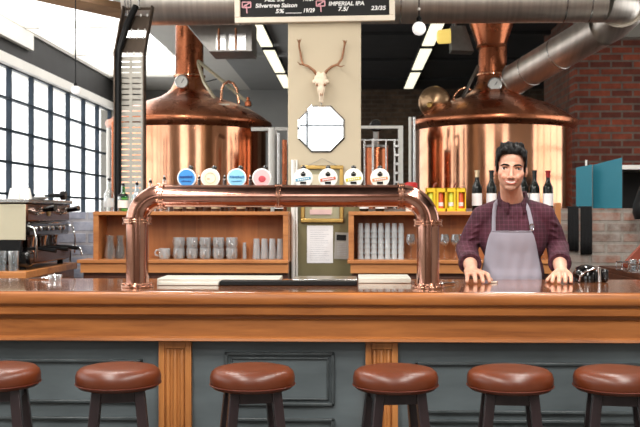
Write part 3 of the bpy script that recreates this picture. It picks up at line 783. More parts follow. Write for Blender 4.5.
for x, l in ((411, 'clear wine glass between the cup stacks and the copper post'), (444.5, 'clear wine glass just right of the copper post'), (455.5, 'clear wine glass by the bartender\'s right sleeve'), (462.5, 'clear wine glass partly hidden by the bartender\'s right sleeve'), (547.5, 'clear wine glass between the bartender\'s apron and the wooden post')):
    wg.put((PX(x, sY(.12 if x != 462.5 else .18)) - (.025 if x > 540 else 0), sY(.12 if x != 462.5 else .18), LOWZ + .0005), 0, l, 'wine glasses on the right shelf')

# ---- boards, tray and mat lying along the rear of the bar top
def slab(name, label, cat, x0, x1, th, Y0, Y1, m, group=None):
    X0, X1 = PX(x0, Y0), PX(x1, Y0); z0 = BZ + .0004
    o = MB().box(X0, X1, Y0, Y1, z0, z0 + th).build(name, m, None, ((X0 + X1) / 2, (Y0 + Y1) / 2, z0), bevel=.003)
    return tag(o, label, cat, group)
slab('chopping_board', 'long pale board on the rear of the bar, left of the pillar', 'board', 157, 279, .018, 4.30, 4.53, M['white_board'])
slab('drip_mat', 'short white bar mat in front of the long pale board, left of the black mat', 'mat', 157, 218.5, .015, 4.12, 4.20, M['white_board'])
slab('bar_mat', 'long black rubber bar mat below the pillar', 'mat', 219.5, 357, .020, 4.12, 4.20, M['black'])
slab('serving_tray', 'pale metal tray on the bar behind the black mat, under the paper notices', 'tray', 292, 357, .016, 4.30, 4.53, M['steel'])
slab('chopping_board', 'thick white board on the bar beside the right post of the copper tower', 'board', 358.5, 411, .024, 4.28, 4.53, M['white_board'])
# ------------------------------------------------------------------ on the pillar
PY = PYF - .0005
def on_pillar(x, y, Y=PY): return P(x, y, Y)
# deer skull
SKY = PY - .03
c = P(321, 84, SKY); u = SKY / FPX                       # metres per pixel here
sk = thing('deer_skull', 'pale deer skull with antlers mounted high on the pillar', 'skull', (c.x, PY, c.z))
def q(x, y, d=0): v = P(x, y, SKY); return Vector((v.x, v.y - d, v.z))
m = MB()
for (x, y, rx, rz, d, ry) in ((320.5, 79, 6.5, 6, .0, .03), (320.8, 84, 5.6, 6, .012, .03), (321.2, 90, 4.2, 6, .022, .026), (321.4, 96, 2.7, 5, .026, .02), (314.6, 82, 2.2, 2.4, .01, .02), (327, 82, 2.2, 2.4, .01, .02), (318, 74, 2.6, 2.4, 0, .02), (324, 74, 2.6, 2.4, 0, .02), (320, 101, 1.0, 3, .026, .012), (322.6, 101, 1.0, 3, .026, .012)):
    m.ell(q(x, y, d), rx * u, ry, rz * u, 14, 10)
o = m.build('skull', M['bone'], sk, smooth=80)
r = o.modifiers.new('r', 'REMESH'); r.mode = 'VOXEL'; r.voxel_size = .004; r.use_smooth_shade = True
m = MB()
for x in (317.2, 325): MB().ell(q(x, 85.5, .034), 1.2 * u, .008, 1.5 * u).build('eye_socket', M['antler'], sk)
for x in (320.6, 322.4): MB().ell(q(x, 95.5, .046), .6 * u, .006, 1.6 * u).build('nostril', M['antler'], sk)
for pts, tine, s in (([(317, 75), (314, 71), (308, 66.5), (303, 64.5), (301.5, 60), (300.2, 52), (299, 46), (299.3, 40)], [(303, 64.5), (300, 65), (298, 63)], 1),
                  ([(324, 75), (327, 71), (332, 67), (338, 64.5), (342, 58), (343.5, 50), (344.5, 45), (344.8, 41)], [(337, 65.3), (341, 67.5), (344.5, 66.5)], -1)):
    n = len(pts)
    a = MB().tube([q(x, y, .02 * math.sin(i)) for i, (x, y) in enumerate(pts)], [(1.5 - .75 * i / n) * u for i in range(n)], 10)
    a.tube([q(x, y, .01 + .02 * i) for i, (x, y) in enumerate(tine)], [.9 * u, .7 * u, .3 * u], 8)
    xe, ye = pts[-1]; a.tube([q(xe, ye + 4), q(xe - 2.2 * s, ye - 0.5, .01)], [.7 * u, .3 * u], 8).tube([q(xe, ye + 3), q(xe + 2.0 * s, ye - 1, .01)], [.7 * u, .3 * u], 8)
    a.build('antler', M['antler'], sk, smooth=70)
# octagonal mirror
c = P(321.3, 129, PY)
mr = thing('octagonal_mirror', 'octagonal frameless wall mirror on the pillar under the deer skull', 'mirror', (c.x, PY, c.z))
R8 = R(25.4, PY)
def octa(r, Y): return [(c.x + r * math.cos(PI / 8 + k * PI / 4), Y, c.z + r * math.sin(PI / 8 + k * PI / 4)) for k in range(8)]
MB().add(octa(R8, PY) + octa(R8, PY - .006) + octa(R8 * .93, PY - .012), [tuple(range(8))] + [(k, (k + 1) % 8, 8 + (k + 1) % 8, 8 + k) for k in range(8)] + [(8 + k, 8 + (k + 1) % 8, 16 + (k + 1) % 8, 16 + k) for k in range(8)] + [tuple(range(16, 24))]).build('mirror_glass', M['mirror'], mr, smooth=0)
MB().cyl((c.x, PY - .001, c.z + R8 * .9), (c.x, PY - .001, c.z + R8 + .03), .003).build('hanger', M['steel'], mr)
# gilt picture frame
X0, X1, Z0, Z1 = PX(301, PY), PX(343.5, PY), PZ(222.5, PY), PZ(165.5, PY)
pf = thing('picture_frame', 'gilt picture frame on the pillar, half hidden by the copper pipe', 'picture', ((X0 + X1) / 2, PY, Z0))
PY2 = PYF - .007; fw = R(4, PY)
m = MB(); m.box(X0, X1, PY2 - .024, PY2, Z0, Z0 + fw).box(X0, X1, PY2 - .024, PY2, Z1 - fw, Z1).box(X0, X0 + fw, PY2 - .024, PY2, Z0 + fw, Z1 - fw).box(X1 - fw, X1, PY2 - .024, PY2, Z0 + fw, Z1 - fw)
m.build('frame', M['gold'], pf, bevel=.005)
MB().box(X0 + fw, X1 - fw, PY2 - .010, PY2, Z0 + fw, Z1 - fw).build('mount', mat('mount', S(158, 152, 124), .7, 0, .05, 6), pf)
MB().box(X0 + R(11, PY), X1 - R(11, PY), PY2 - .013, PY2 - .010, Z0 + R(9, PY), Z1 - R(9, PY)).build('print', mat('print', S(206, 196, 170), .6, 0, .12, 7), pf)
MB().box(X0 + R(9, PY), X1 - R(12, PY), PY2 - .016, PY2 - .013, Z0 + R(8, PY), Z0 + R(13, PY)).build('caption', mat('caption', S(214, 180, 176), .6, 0, .1, 9), pf)
MB().tube([(X0 + .05, PY2 - .004, Z1), ((X0 + X1) / 2, PY2 - .004, Z1 + R(7, PY)), (X1 - .05, PY2 - .004, Z1)], .0015, 6).build('hanging_wire', M['dull_steel'], pf)
# notice sheet and clipboard
X0, X1, Z0, Z1 = PX(307, PY2), PX(333, PY2), PZ(263, PY2), PZ(225.5, PY2)
ns = thing('notice_sheet', 'white sheet of paper taped to the olive part of the pillar', 'paper', ((X0 + X1) / 2, PY2, Z0))
MB().box(X0, X1, PY2 - .003, PY2, Z0, Z1).build('sheet', M['paper'], ns)
m = MB(); gi = mat('print_ink', S(176, 178, 186), .8, 0, .1, 30)
for k in range(15):
    z = Z1 - .03 - k * .0145; m.box(X0 + .02, X1 - .02 - random.random() * .05, PY2 - .0036, PY2 - .003, z - .0022, z)
m.build('text_lines', gi, ns, smooth=0)
X0, X1, Z0, Z1 = PX(334.5, PY2), PX(349, PY2), PZ(259, PY2), PZ(232.5, PY2)
X1 = min(X1, px1 - .01)
cb = thing('clipboard', 'small grey notice with a black heading beside the white sheet', 'notice', ((X0 + X1) / 2, PY2, Z0))
rz = Matrix.Rotation(math.radians(2.5), 3, 'Y')
MB().cbox(((X0 + X1) / 2, PY2 - .004, (Z0 + Z1) / 2), X1 - X0, .006, Z1 - Z0, rz).build('sheet', mat('grey_paper', S(158, 156, 150), .7, 0, .05, 8), cb)
MB().cbox(((X0 + X1) / 2 - .003, PY2 - .008, Z1 - R(5, PY)), R(9.5, PY), .003, R(5.5, PY), rz).build('heading', M['black'], cb)
m = MB()
for k in range(8): m.cbox(((X0 + X1) / 2, PY2 - .0073, Z1 - R(10.5 + 1.7 * k, PY)), R(9, PY), .001, .0025, rz)
m.build('text_lines', gi, cb, smooth=0)
# white conduits beside the pillar
for x, r, lb in ((293.0, .014, 'white conduit pipe running down the front of the pillar, left of the notices'), (296.6, .008, 'thin white cable beside the conduit on the pillar')):
    X = PX(x, PYF - .03)
    o = MB().tube([(X, PYF - .022, .0), (X, PYF - .022, PZ(160, PYF))], r, 12).build('conduit', M['white'], None, (X, PYF - .022, 0))
    tag(o, lb, 'pipe')

# ------------------------------------------------------------------ brew kettles
KY = 9.0
def kettle(kx, gauge, label):
    def K(y): return PZ(y, KY)
    X = PX(kx, KY); rr = lambda p: R(p, KY)
    t = thing('brew_kettle', label, 'brew kettle', (X, KY, 0), 0, 'copper brew kettles')
    c = (X, KY, 0)
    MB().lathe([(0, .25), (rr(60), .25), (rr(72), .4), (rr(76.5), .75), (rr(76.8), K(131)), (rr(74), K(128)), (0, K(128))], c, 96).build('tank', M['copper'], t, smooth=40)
    for k in range(4):
        a = PI / 4 + k * PI / 2
        MB().cyl((X + rr(50) * math.cos(a), KY + rr(50) * math.sin(a), 0), (X + rr(50) * math.cos(a), KY + rr(50) * math.sin(a), .3), .05).build('leg', M['dull_steel'], t)
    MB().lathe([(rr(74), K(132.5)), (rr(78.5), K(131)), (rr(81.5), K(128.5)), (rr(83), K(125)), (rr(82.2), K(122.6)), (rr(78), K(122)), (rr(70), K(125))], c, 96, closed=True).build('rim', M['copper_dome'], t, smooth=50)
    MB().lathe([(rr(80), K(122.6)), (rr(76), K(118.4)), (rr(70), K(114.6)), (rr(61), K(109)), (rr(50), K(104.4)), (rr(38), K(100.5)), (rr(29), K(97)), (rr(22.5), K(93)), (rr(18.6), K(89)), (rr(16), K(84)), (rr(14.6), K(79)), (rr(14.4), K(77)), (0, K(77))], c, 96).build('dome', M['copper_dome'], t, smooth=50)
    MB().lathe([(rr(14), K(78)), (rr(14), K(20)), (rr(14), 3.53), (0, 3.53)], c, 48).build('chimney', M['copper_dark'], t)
    MB().lathe([(rr(13.6), K(78)), (rr(16), K(77)), (rr(16), K(75)), (rr(13.6), K(74))], c, 48, closed=True).build('collar', M['copper'], t, bevel=.003)
    gy = KY - rr(19); gp = P(gauge[0], gauge[1], gy); gx, gz = gp.x, gp.z
    g = MB().lathe([(0, 0), (rr(6.8), 0), (rr(6.8), -.03), (rr(5.9), -.034), (rr(5.9), -.026), (0, -.026)], (gx, gy, gz), 32, (0, 1, 0)).build('gauge', M['steel'], t)
    MB().lathe([(0, -.0275), (rr(5.8), -.0275), (rr(5.8), -.0265), (0, -.0265)], (gx, gy, gz), 32, (0, 1, 0)).build('dial', M['white'], g)
    MB().tube([(gx, gy - .0295, gz - .01), (gx + .022, gy - .0295, gz + .026)], .0025, 6).build('needle', M['black'], g)
    MB().tube([(gx, gy + .006, gz - rr(4)), (gx, gy + .006, gz - rr(11)), (gx, gy + .05, gz - rr(14))], .009, 10).build('gauge_stem', M['copper'], g)
    return t, X
kl, KX1 = kettle(189.5, (182, 82), 'large copper brew kettle left of the pillar, behind the cable tray')
kr, KX2 = kettle(492.5, (494.5, 84.5), 'large copper brew kettle directly behind the bartender')
def KP(x, y, d): return P(x, y, KY + d)
u9 = KY / FPX
# lifting hoop and stay on the left kettle
MB().tube([KP(221, 101, -.25), KP(221.5, 90, -.25), KP(224, 84, -.25), KP(228.5, 81.3, -.25), KP(233, 83, -.25), KP(237, 89, -.25), KP(239, 104, -.25)], 1.3 * u9, 10).build('hoop_pipe', M['copper'], kl, smooth=60)
MB().tube([KP(197, 60, -.08), KP(224, 82, -.2), KP(251, 106, -.3)], 1.7 * u9, 4, up=(0, 1, 0)).tube([KP(197, 60, -.08), KP(204, 82, -.2), KP(215, 99, -.25)], 1.7 * u9, 4, up=(0, 1, 0)).build('hatch_stay', M['cream'], kl, smooth=0)
MB().tube([KP(205, 82, -.17), KP(217, 79, -.17)], .5 * u9, 8).build('lever', M['black'], kl)
MB().lathe([(0, -.02), (.03, -.02), (.03, .02), (.015, .03), (.015, .06), (0, .06)], KP(248, 104, -.33), 14).build('valve', M['copper_dark'], kl)
MB().cbox(KP(224, 104.5, -.46), .1, .02, .012).build('name_plate', M['cream_frame'], kl)
# right kettle: flared hood, stay, hoop and round manway
MB().lathe([(14.2 * u9, PZ(50, KY)), (15.2 * u9, PZ(49, KY)), (15.2 * u9, PZ(47.5, KY)), (14.4 * u9, PZ(46.5, KY)), (23 * u9, PZ(22, KY)), (24 * u9, PZ(12, KY)), (13.5 * u9, PZ(12, KY))], (KX2 - 1 * u9, KY, 0), 48, closed=True).build('flared_hood', M['copper_dark'], kr, smooth=40)
MB().tube([KP(478, 66, -.12), KP(463, 98, -.28)], 1.6 * u9, 4, up=(0, 1, 0)).build('hatch_stay', M['dull_steel'], kr, smooth=0)
MB().tube([KP(452, 104, -.2), KP(454, 96, -.2), KP(459, 90, -.2), KP(465, 87.5, -.2), KP(471, 90, -.2)], 1.2 * u9, 10).build('hoop_pipe', M['copper'], kr, smooth=60)
MB().lathe([(0, .03), (13 * u9, .03), (15 * u9, .015), (15.6 * u9, -.015), (14 * u9, -.04), (9 * u9, -.07), (0, -.085)], KP(434.5, 102, -.2), 40, Vector((.12, 1, .12))).build('manway', M['brass'], kr, smooth=50)
MB().lathe([(0, -.12), (.02, -.12), (.03, -.1), (.03, -.06), (0, -.06)], KP(430, 105, -.2), 12, Vector((.12, 1, .12))).build('manway_handle', M['gold'], kr)

# ------------------------------------------------------------------ extraction duct
DY = 7.7; DR = .185; DZ = PZ(24, DY) + DR
XA, XB = PX(128.5, DY), PX(604, DY)
du = thing('ventilation_duct', 'fat steel ventilation duct under the ceiling, bending down to the right kettle', 'duct', ((XA + XB) / 2, DY, DZ - DR))
MB().tube([(XA, DY, DZ), (XB, DY, DZ)], DR, 40, caps=False).build('main_pipe', M['duct_steel'], du, smooth=60)
for x in (240, 400, 563, 588):
    X = PX(x, DY); MB().tube([(X - .006, DY, DZ), (X + .006, DY, DZ)], DR + .004, 40).build('seam_band', M['steel'], du, smooth=50)
# left end: a capped end with bands
MB().tube([(XA - .02, DY, DZ), (XA + .005, DY, DZ)], DR + .004, 40).build('end_cap', M['duct_steel'], du, smooth=40)
for k in range(3):
    X = PX(130.5 + 2.6 * k, DY); MB().tube([(X - .005, DY, DZ), (X + .005, DY, DZ)], DR + .007, 40).build('seam_band', M['steel'], du, smooth=50)
# right end elbow: turns back, then dives to the chimney
e0 = Vector((XB, DY, DZ)); dst = Vector((KX2 + .13, KY, PZ(85, KY)))
ctrl = [e0, e0 + Vector((.14, .03, -.005)), e0 + Vector((.2, .14, -.05)), e0 + Vector((.13, .28, -.13)), e0 + Vector((.0, .38, -.21))]
pe = ctrl[-1]
MB().tube(ctrl, [DR, DR * .99, DR * .95, DR * .88, DR * .8], 36, caps=False).build('elbow', M['duct_steel'], du, smooth=40)
MB().tube([e0 + Vector((.17, .08, -.025)), e0 + Vector((.176, .092, -.028))], DR + .012, 36).build('seam_band', M['cream_frame'], du, smooth=40)
MB().tube([pe - (dst - pe).normalized() * .12, dst], [DR * .82, .142], 36, caps=False).build('branch_pipe', M['duct_steel'], du, smooth=60)
dn = (dst - pe).normalized()
for f in (.35, .7): MB().tube([pe.lerp(dst, f) - dn * .005, pe.lerp(dst, f) + dn * .005], DR * .82 * (1 - f) + .142 * f + .004, 36).build('seam_band', M['steel'], du, smooth=40)
MB().tube([dst - dn * .12, dst + dn * .02], .15, 36).build('end_collar', M['steel'], du, smooth=40)
# hangers to the ceiling
for x in (200, 330, 520):
    X = PX(x, DY); MB().cyl((X, DY, DZ + DR - .002), (X, DY, ZC - .002), .006).build('hanger_rod', M['dull_steel'], du)
# sheet metal hood left
HY = 8.0
hz0, hz1 = PZ(51, HY), PZ(18, HY)
hd = thing('sheet_metal_hood', 'sheet metal hopper hood under the duct, right of the left chimney', 'hood', (PX(230, HY), HY + .2, hz0))
HX0, HX1, HXt = PX(209, HY), PX(252, HY), PX(182, HY)
m = MB()
vs = [(HX0, HY, hz0), (HX1, HY, hz0), (HX1, HY + .4, hz0), (HX0, HY + .4, hz0), (HXt, HY, hz1), (HX1, HY, hz1), (HX1, HY + .4, hz1), (HXt, HY + .4, hz1)]
m.add(vs, [(0, 1, 5, 4), (1, 2, 6, 5), (2, 3, 7, 6), (3, 0, 4, 7), (4, 5, 6, 7), (0, 3, 2, 1)]).build('body', M['dull_steel'], hd, smooth=0, bevel=.004)
for x0, x1, z in ((216, 226, 0), (229, 246, 0)):
    MB().box(PX(x0, HY), PX(x1, HY), HY - .006, HY, PZ(49.5, HY), PZ(33, HY)).build('panel', M['steel'], hd, bevel=.002)
for x in (219, 236): MB().tube([(PX(x, HY), HY - .012, PZ(49, HY)), (PX(x, HY), HY - .012, PZ(28, HY))], .010, 8).build('pipe', M['copper'], hd)
MB().cyl((HX0 + .1, HY + .2, hz1), (HX0 + .1, HY + .2, ZC - .002), .008).build('hanger_rod', M['dull_steel'], hd)
# grey ceiling bracket with amber lamp, by the right chimney
LY_ = 9.0
c = P(464, 36, LY_)
bk = thing('ceiling_bracket', 'grey sheet metal bracket hanging left of the flared copper hood', 'bracket', (c.x, LY_, c.z))
a, b, d_, e_ = P(452, 23, LY_), P(467, 23, LY_), P(476, 49, LY_), P(453, 48, LY_)
MB().prism([(p.x, p.z) for p in (a, b, d_, e_)], LY_ + .12, LY_ + .34).build('plate', M['dull_steel'], bk, smooth=0, bevel=.004)
MB().cyl((a.x + .05, LY_ + .2, a.z - .02), (a.x + .05, LY_ + .2, ZC - .002), .012).build('rod', M['dull_steel'], bk)
lc = P(446, 37, LY_ + .2)
lm = thing('work_lamp', 'small amber work lamp beside the grey bracket', 'lamp', lc)
MB().tube([lc + Vector((-.085, 0, 0)), lc + Vector((-.07, 0, 0)), lc + Vector((.05, 0, 0.01))], [.05, .066, .07], 24).build('lens', M['amber_lamp'], lm, smooth=50)
MB().tube([lc + Vector((.05, 0, .01)), lc + Vector((.07, 0, .012))], [.076, .07], 24).build('housing', M['dull_steel'], lm)
MB().cyl(lc + Vector((.06, 0, .06)), Vector((lc.x + .06, lc.y, ZC - .002)), .007).build('stem', M['dull_steel'], lm)

# ------------------------------------------------------------------ fluorescent lights
def tube_fix(X, Y0, Y1):
    t = thing('ceiling_light', 'x', 'ceiling light', (X, (Y0 + Y1) / 2, ZC - .06))
    MB().box(X - .075, X + .075, Y0, Y1, ZC - .05, ZC - .0405).build('diffuser', M['tube_light'], t, bevel=.004)
    MB().box(X - .085, X + .085, Y0 - .03, Y1 + .03, ZC - .0405, ZC - .0002).build('housing', M['beam_dark'], t)
    return t
def depth(y): return (ZC - .05 - CAMH) * FPX / (213.5 - y)
def add_fill_lamp(X, Y, power):
    """an added fluorescent fitting out of view, with an area lamp as fill"""
    t = tube_fix(X, Y - .62, Y + .62); t['label'] = LAMPL[len(LAMPS)]; t['group'] = 'added fill lights over the bar room'; LAMPS.append(t)
    l = bpy.data.lights.new('fill_lamp', 'AREA'); l.shape = 'RECTANGLE'; l.size = .2; l.size_y = 1.3; l.energy = power; l.color = (1, .97, .92)
    o = bpy.data.objects.new('fill_lamp', l); o.location = (X, Y, ZC - .056); COL.objects.link(o)
LAMPS = []; LAMPL = []
for rw in ('left', 'right'):
    for k in range(4): LAMPL.append('added fill ceiling light over the bar room, %s row, %s from the front wall' % (rw, ORD[k]))
POW = 84  # strength of the added, unseen fill lamps over the bar room
for X in (-1.45, 1.3):
    for Y, f in ((-.6, 1), (1.3, 1.2), (3.1, .8), (5.3, .5)): add_fill_lamp(X, Y, POW * f)
pos = ['nearest', 'middle', 'farthest']
for k, (y0, y1) in enumerate(((24.5, 46.5), (50.5, 72.5), (75, 88))):
    Ya, Yb = depth(y0), min(depth(y1), YB - .1)
    if k == 0: Ya -= 1.0
    t = tube_fix(PX(261, depth(35)), Ya, Yb); t['label'] = 'fluorescent ceiling light left of the pillar, %s of the row' % pos[k]; t['group'] = 'fluorescent lights left of the pillar'
for k, (y0, y1) in enumerate(((22, 46.5), (50, 70.5), (73.5, 89))):
    Ya, Yb = depth(y0), min(depth(y1), YB - .1)
    if k == 0: Ya -= 1.0
    t = tube_fix(PX(433.5, depth(34)), Ya, Yb); t['label'] = 'fluorescent ceiling light between the pillar and the right kettle, %s of the row' % pos[k]; t['group'] = 'fluorescent lights right of the pillar'
# ------------------------------------------------------------------ chalkboard
CY = PYF - .021
c0, c1 = P(235, 23.6, CY), P(395, 21.0, CY)
ang = math.atan2(c1.z - c0.z, c1.x - c0.x); W = (c1 - c0).length; H = .56
cs = thing('chalkboard_sign', 'framed black chalkboard with the beer list, fixed across the top of the pillar', 'sign', (c0 + c1) / 2)
ROT = Matrix.Rotation(-ang, 3, 'Y'); mid = (c0 + c1) / 2
def CB(x, z, y=0): return mid + ROT @ Vector((x, y, z))
def cbox(m, x0, x1, z0, z1, y0, y1):
    m.add([CB(x, z, y) for z in (z0, z1) for y in (y0, y1) for x in (x0, x1)], [(0, 2, 3, 1), (4, 5, 7, 6), (0, 1, 5, 4), (2, 6, 7, 3), (0, 4, 6, 2), (1, 3, 7, 5)]); return m
fr = .038
m = MB(); cbox(m, -W / 2, W / 2, 0, fr, -.02, .02); cbox(m, -W / 2, W / 2, H - fr, H, -.02, .02); cbox(m, -W / 2, -W / 2 + fr, fr, H - fr, -.02, .02); cbox(m, W / 2 - fr, W / 2, fr, H - fr, -.02, .02)
m.build('frame', M['cream_frame'], cs, bevel=.004)
cbox(MB(), -W / 2 + fr, W / 2 - fr, fr, H - fr, -.002, .012).build('board', M['chalk'], cs)
def lettering(txt, x, y, size, parent, m, width=None, slant=0.15):
    """chalk lettering with its left end at photo x and baseline at photo y"""
    cu = bpy.data.curves.new('lettering', 'FONT'); cu.body = txt; cu.size = 1; cu.extrude = 0; cu.shear = slant; cu.offset = .028
    ob = bpy.data.objects.new('tmp', cu); COL.objects.link(ob)
    dg = bpy.context.evaluated_depsgraph_get(); me = bpy.data.meshes.new_from_object(ob.evaluated_get(dg))
    bpy.data.objects.remove(ob)
    vs = [v.co.copy() for v in me.vertices]; fs = [tuple(p.vertices) for p in me.polygons]
    w = max(v.x for v in vs); sx = (R(width, CY) / w) if width else size
    p = P(x, y, CY); mb = MB(); rel = p - mid; lx = rel.x; lz = rel.z
    mb.add([CB(lx + v.x * sx, lz - math.tan(ang) * 0 + v.y * size, -.0035) for v in vs], fs)
    o = mb.build('lettering', m, parent, smooth=0); return o
sz = R(5.7, CY)
for txt, x, y, w in (('ALE 5%', 265, 1.1, 20), ('19/29', 302.5, .9, 12), ('Silvertree Saison', 255.5, 7.2, 42), ('5%', 275.5, 12.8, 9), ('____', 286, 12.4, 16), ('19/29', 303, 12.4, 12),
                     ('IMPERIAL IPA', 328.5, 5.9, 36), ('7.5/', 338, 11.2, 11), ('23/35', 371, 10.6, 15)):
    lettering(txt, x, y, sz, cs, M['chalk_ink'], w)
for x, y in ((242.5, 1.8), (316.5, 1.0)):
    w = R(8.5, CY); p = P(x, y, CY) - mid
    m = MB(); L = lambda a, b: CB(p.x + a * w, p.z - b * w * .62, -.004)
    for a, b in ((L(0, 0), L(1, 0)), (L(1, 0), L(1, 1)), (L(1, 1), L(0, 1)), (L(0, 1), L(0, 0)), (L(.15, .85), L(.9, .1)), (L(.5, 1), L(.55, 2.1)), (L(.3, .5), L(.5, .8))): m.tube([a, b], .0045, 5)
    m.build('mark', M['pink_ink'], cs)

# ------------------------------------------------------------------ pendant lamps
def pendant(name, label, x, y, r, Y, mtl, drop_top):
    c = P(x, y, Y); t = thing(name, label, 'pendant lamp', c)
    MB().ell(c, r, r, r, 24, 16).build('bulb', mtl, t)
    MB().lathe([(0, r * .8), (r * .42, r * .85), (r * .4, r * 1.5), (r * .15, r * 1.8), (0, r * 1.8)], c, 16).build('lamp_holder', M['black'], t)
    MB().cyl((c.x, c.y, c.z + r * 1.7), (c.x, c.y, ZC - .002), .0045).build('cord', M['black'], t)
    return t
pendant('pendant_lamp', 'bare pendant bulb hanging on a long wire before the left windows', 75.5, 90, R(4.3, 7.4), 7.4, M['bulb'], 0)
t = pendant('pendant_lamp', 'white globe pendant lamp hanging right of the chalkboard', 419, 28.5, R(6.8, 7.0), 7.0, M['bulb'], 0)
c = P(419, 9, 7.0); MB().ell(c, .012, .012, .012, 12, 8).build('cord_bead', M['white'], t)

# ------------------------------------------------------------------ cable tray
TYy = 7.2
ct = thing('cable_tray', 'perforated metal cable tray rising vertically before the left kettle with a black cable', 'cable tray', (PX(131, TYy), TYy, 0))
X0, X1 = PX(115, TYy), PX(145.5, TYy); zk = PZ(52, TYy); top = P(130, 8, TYy + .16)
d = Vector((R(5, TYy), .12, top.z - zk))           # the upper length leans right and back
m = MB()
m.box(X0, X0 + .012, TYy - .05, TYy + .03, .02, zk); m.box(X1 - .012, X1, TYy - .05, TYy + .03, .02, zk)
for (xa_, xb_) in ((X0, X0 + .012), (X1 - .012, X1)):
    vs = [Vector((x, y, zk)) for y in (TYy - .05, TYy + .03) for x in (xa_, xb_)]; vs += [v + d for v in vs]
    m.add(vs, [(0, 2, 3, 1), (4, 5, 7, 6), (0, 1, 5, 4), (2, 6, 7, 3), (0, 4, 6, 2), (1, 3, 7, 5)])
m.build('side_rail', M['tray_metal'], ct, bevel=.002)
m = MB(); z = .1; step = .042
while z < zk - .02:
    m.box(X0 + .012, X1 - .012, TYy + .018, TYy + .024, z, z + .032)
    z += step
n = 3
for k in range(n): xx = X0 + .03 + k * (X1 - X0 - .06) / (n - 1); m.box(xx - .011, xx + .011, TYy + .014, TYy + .018, .1, zk - .02)
m.build('perforated_floor', M['tray_slat'], ct)
m = MB()
for f0, f1 in ((.02, .34), (.5, .82), (.94, 1.0)):
    vs = [Vector((x, TYy + .02, zk)) + d * f for f in (f0, f1) for x in (X0 + .012, X1 - .012)]; vs += [v + Vector((0, .006, 0)) for v in vs]
    m.add(vs, [(0, 1, 3, 2), (4, 6, 7, 5), (0, 4, 5, 1), (2, 3, 7, 6), (0, 2, 6, 4), (1, 5, 7, 3)])
m.build('floor_plate', M['tray_metal'], ct)
for f in (.34, .5, -.0, .82): 
    for k in range(4):
        p = Vector((X0 + .04 + k * (X1 - X0 - .08) / 3, TYy + .012, zk)) + d * f; MB().ell(p, .008, .006, .012, 8, 6).build('slot_spot', M['white'], ct)  # white spots for the light that shows through the tray's slots
MB().tube([(X0 + .028, TYy - .02, .1), (X0 + .028, TYy - .02, zk - .1), (X0 + .035, TYy - .02, zk + .02), Vector((X0 + .06, TYy - .03, zk)) + d * .6, Vector((X0 + .1, TYy - .02, zk)) + d * 1.0], .026, 12).build('cable', M['black'], ct, smooth=60)
MB().cyl(Vector(((X0 + X1) / 2, TYy, zk)) + d * .97 + Vector((0, .02, 0)), Vector(((X0 + X1) / 2 + d.x, TYy + d.y + .02, ZC - .002)), .008).build('hanger_rod', M['dull_steel'], ct)

# ------------------------------------------------------------------ brewery pipework beside the pillar
def pipe(name, label, pts, r, m, Y=7.9, base=True):
    pts = [P(x, y, Y) if len(p_) == 2 else P(x, y, p_[2]) for p_ in pts for x, y in [p_[:2]]]
    lo = min(pts, key=lambda v: v.z)
    if base: pts = ([Vector((pts[0].x, pts[0].y, 0))] if lo is pts[0] or (lo - pts[0]).length < 1e-6 else []) + pts
    o = MB().tube(pts, r, 14).build(name, m, None, (pts[0].x, pts[0].y, min(p.z for p in pts)), smooth=50)
    return tag(o, label, 'pipe')
pipe('brewery_pipe', 'thick white upright pipe in the gap between left kettle and pillar', [(271.5, 200), (271.5, 128)], R(3.3, 7.9), M['white'])
pipe('brewery_pipe', 'thin steel upright pipe just right of the thick white pipe', [(278.5, 200), (278.5, 133)], R(1.3, 7.8), M['steel'], 7.8)
pipe('brewery_pipe', 'copper pipe closest to the left edge of the pillar', [(284.5, 200), (284.5, 140)], R(2.4, 7.95), M['copper_dark'], 7.95)
pipe('brewery_pipe', 'copper coloured pipe standing between left kettle and the leftmost cable tray edge', [(113.5, 205), (113.5, 122)], R(2, 7.6), M['copper_dark'], 7.6)
pipe('brewery_pipe', 'white pipe at the far left beside the copper pipe and the window', [(108.5, 205), (108.5, 128)], R(2.2, 7.65), M['white'], 7.65)
o = thing('pipe_frame', 'steel frame with a level top rail between the left kettle and the pillar', 'frame', (PX(281, 8.1), 8.1, 0))
MB().cbox((PX(271, 8.1), 8.1, PZ(129, 8.1)), R(40, 8.1), .04, .03).build('top_rail', M['dull_steel'], o)
for x in (275.5, 289): MB().cbox((PX(x, 8.1), 8.1, PZ(131, 8.1) / 2), .03, .03, PZ(131, 8.1)).build('upright', M['dull_steel'], o)
# small copper vessel right of the pillar in its frame
VY = 8.3
vx = PX(376, VY); vr = R(12, VY)
v = thing('copper_vessel', 'small copper vessel right of the pillar under a round black valve wheel', 'vessel', (vx, VY, 0))
MB().lathe([(0, .3), (vr * .8, .3), (vr, .5), (vr, PZ(150, VY)), (vr * .96, PZ(147, VY)), (vr * .9, PZ(146, VY)), (0, PZ(144.5, VY))], (vx, VY, 0), 40).build('tank', M['copper_dark'], v, smooth=40)
MB().lathe([(vr * .97, PZ(148, VY)), (vr * 1.04, PZ(148, VY)), (vr * 1.04, PZ(145.5, VY)), (vr * .9, PZ(145.5, VY))], (vx, VY, 0), 40, closed=True).build('rim', M['dull_steel'], v, bevel=.002)
for k in range(3):
    a = k * 2 * PI / 3 + .5; MB().cyl((vx + vr * .7 * math.cos(a), VY + vr * .7 * math.sin(a), 0), (vx + vr * .7 * math.cos(a), VY + vr * .7 * math.sin(a), .4), .02).build('leg', M['dull_steel'], v)
MB().cyl((vx, VY, PZ(146, VY)), (vx, VY, PZ(131, VY)), .025).build('neck', M['dull_steel'], v)
c = Vector((vx, VY - .02, PZ(126, VY)))
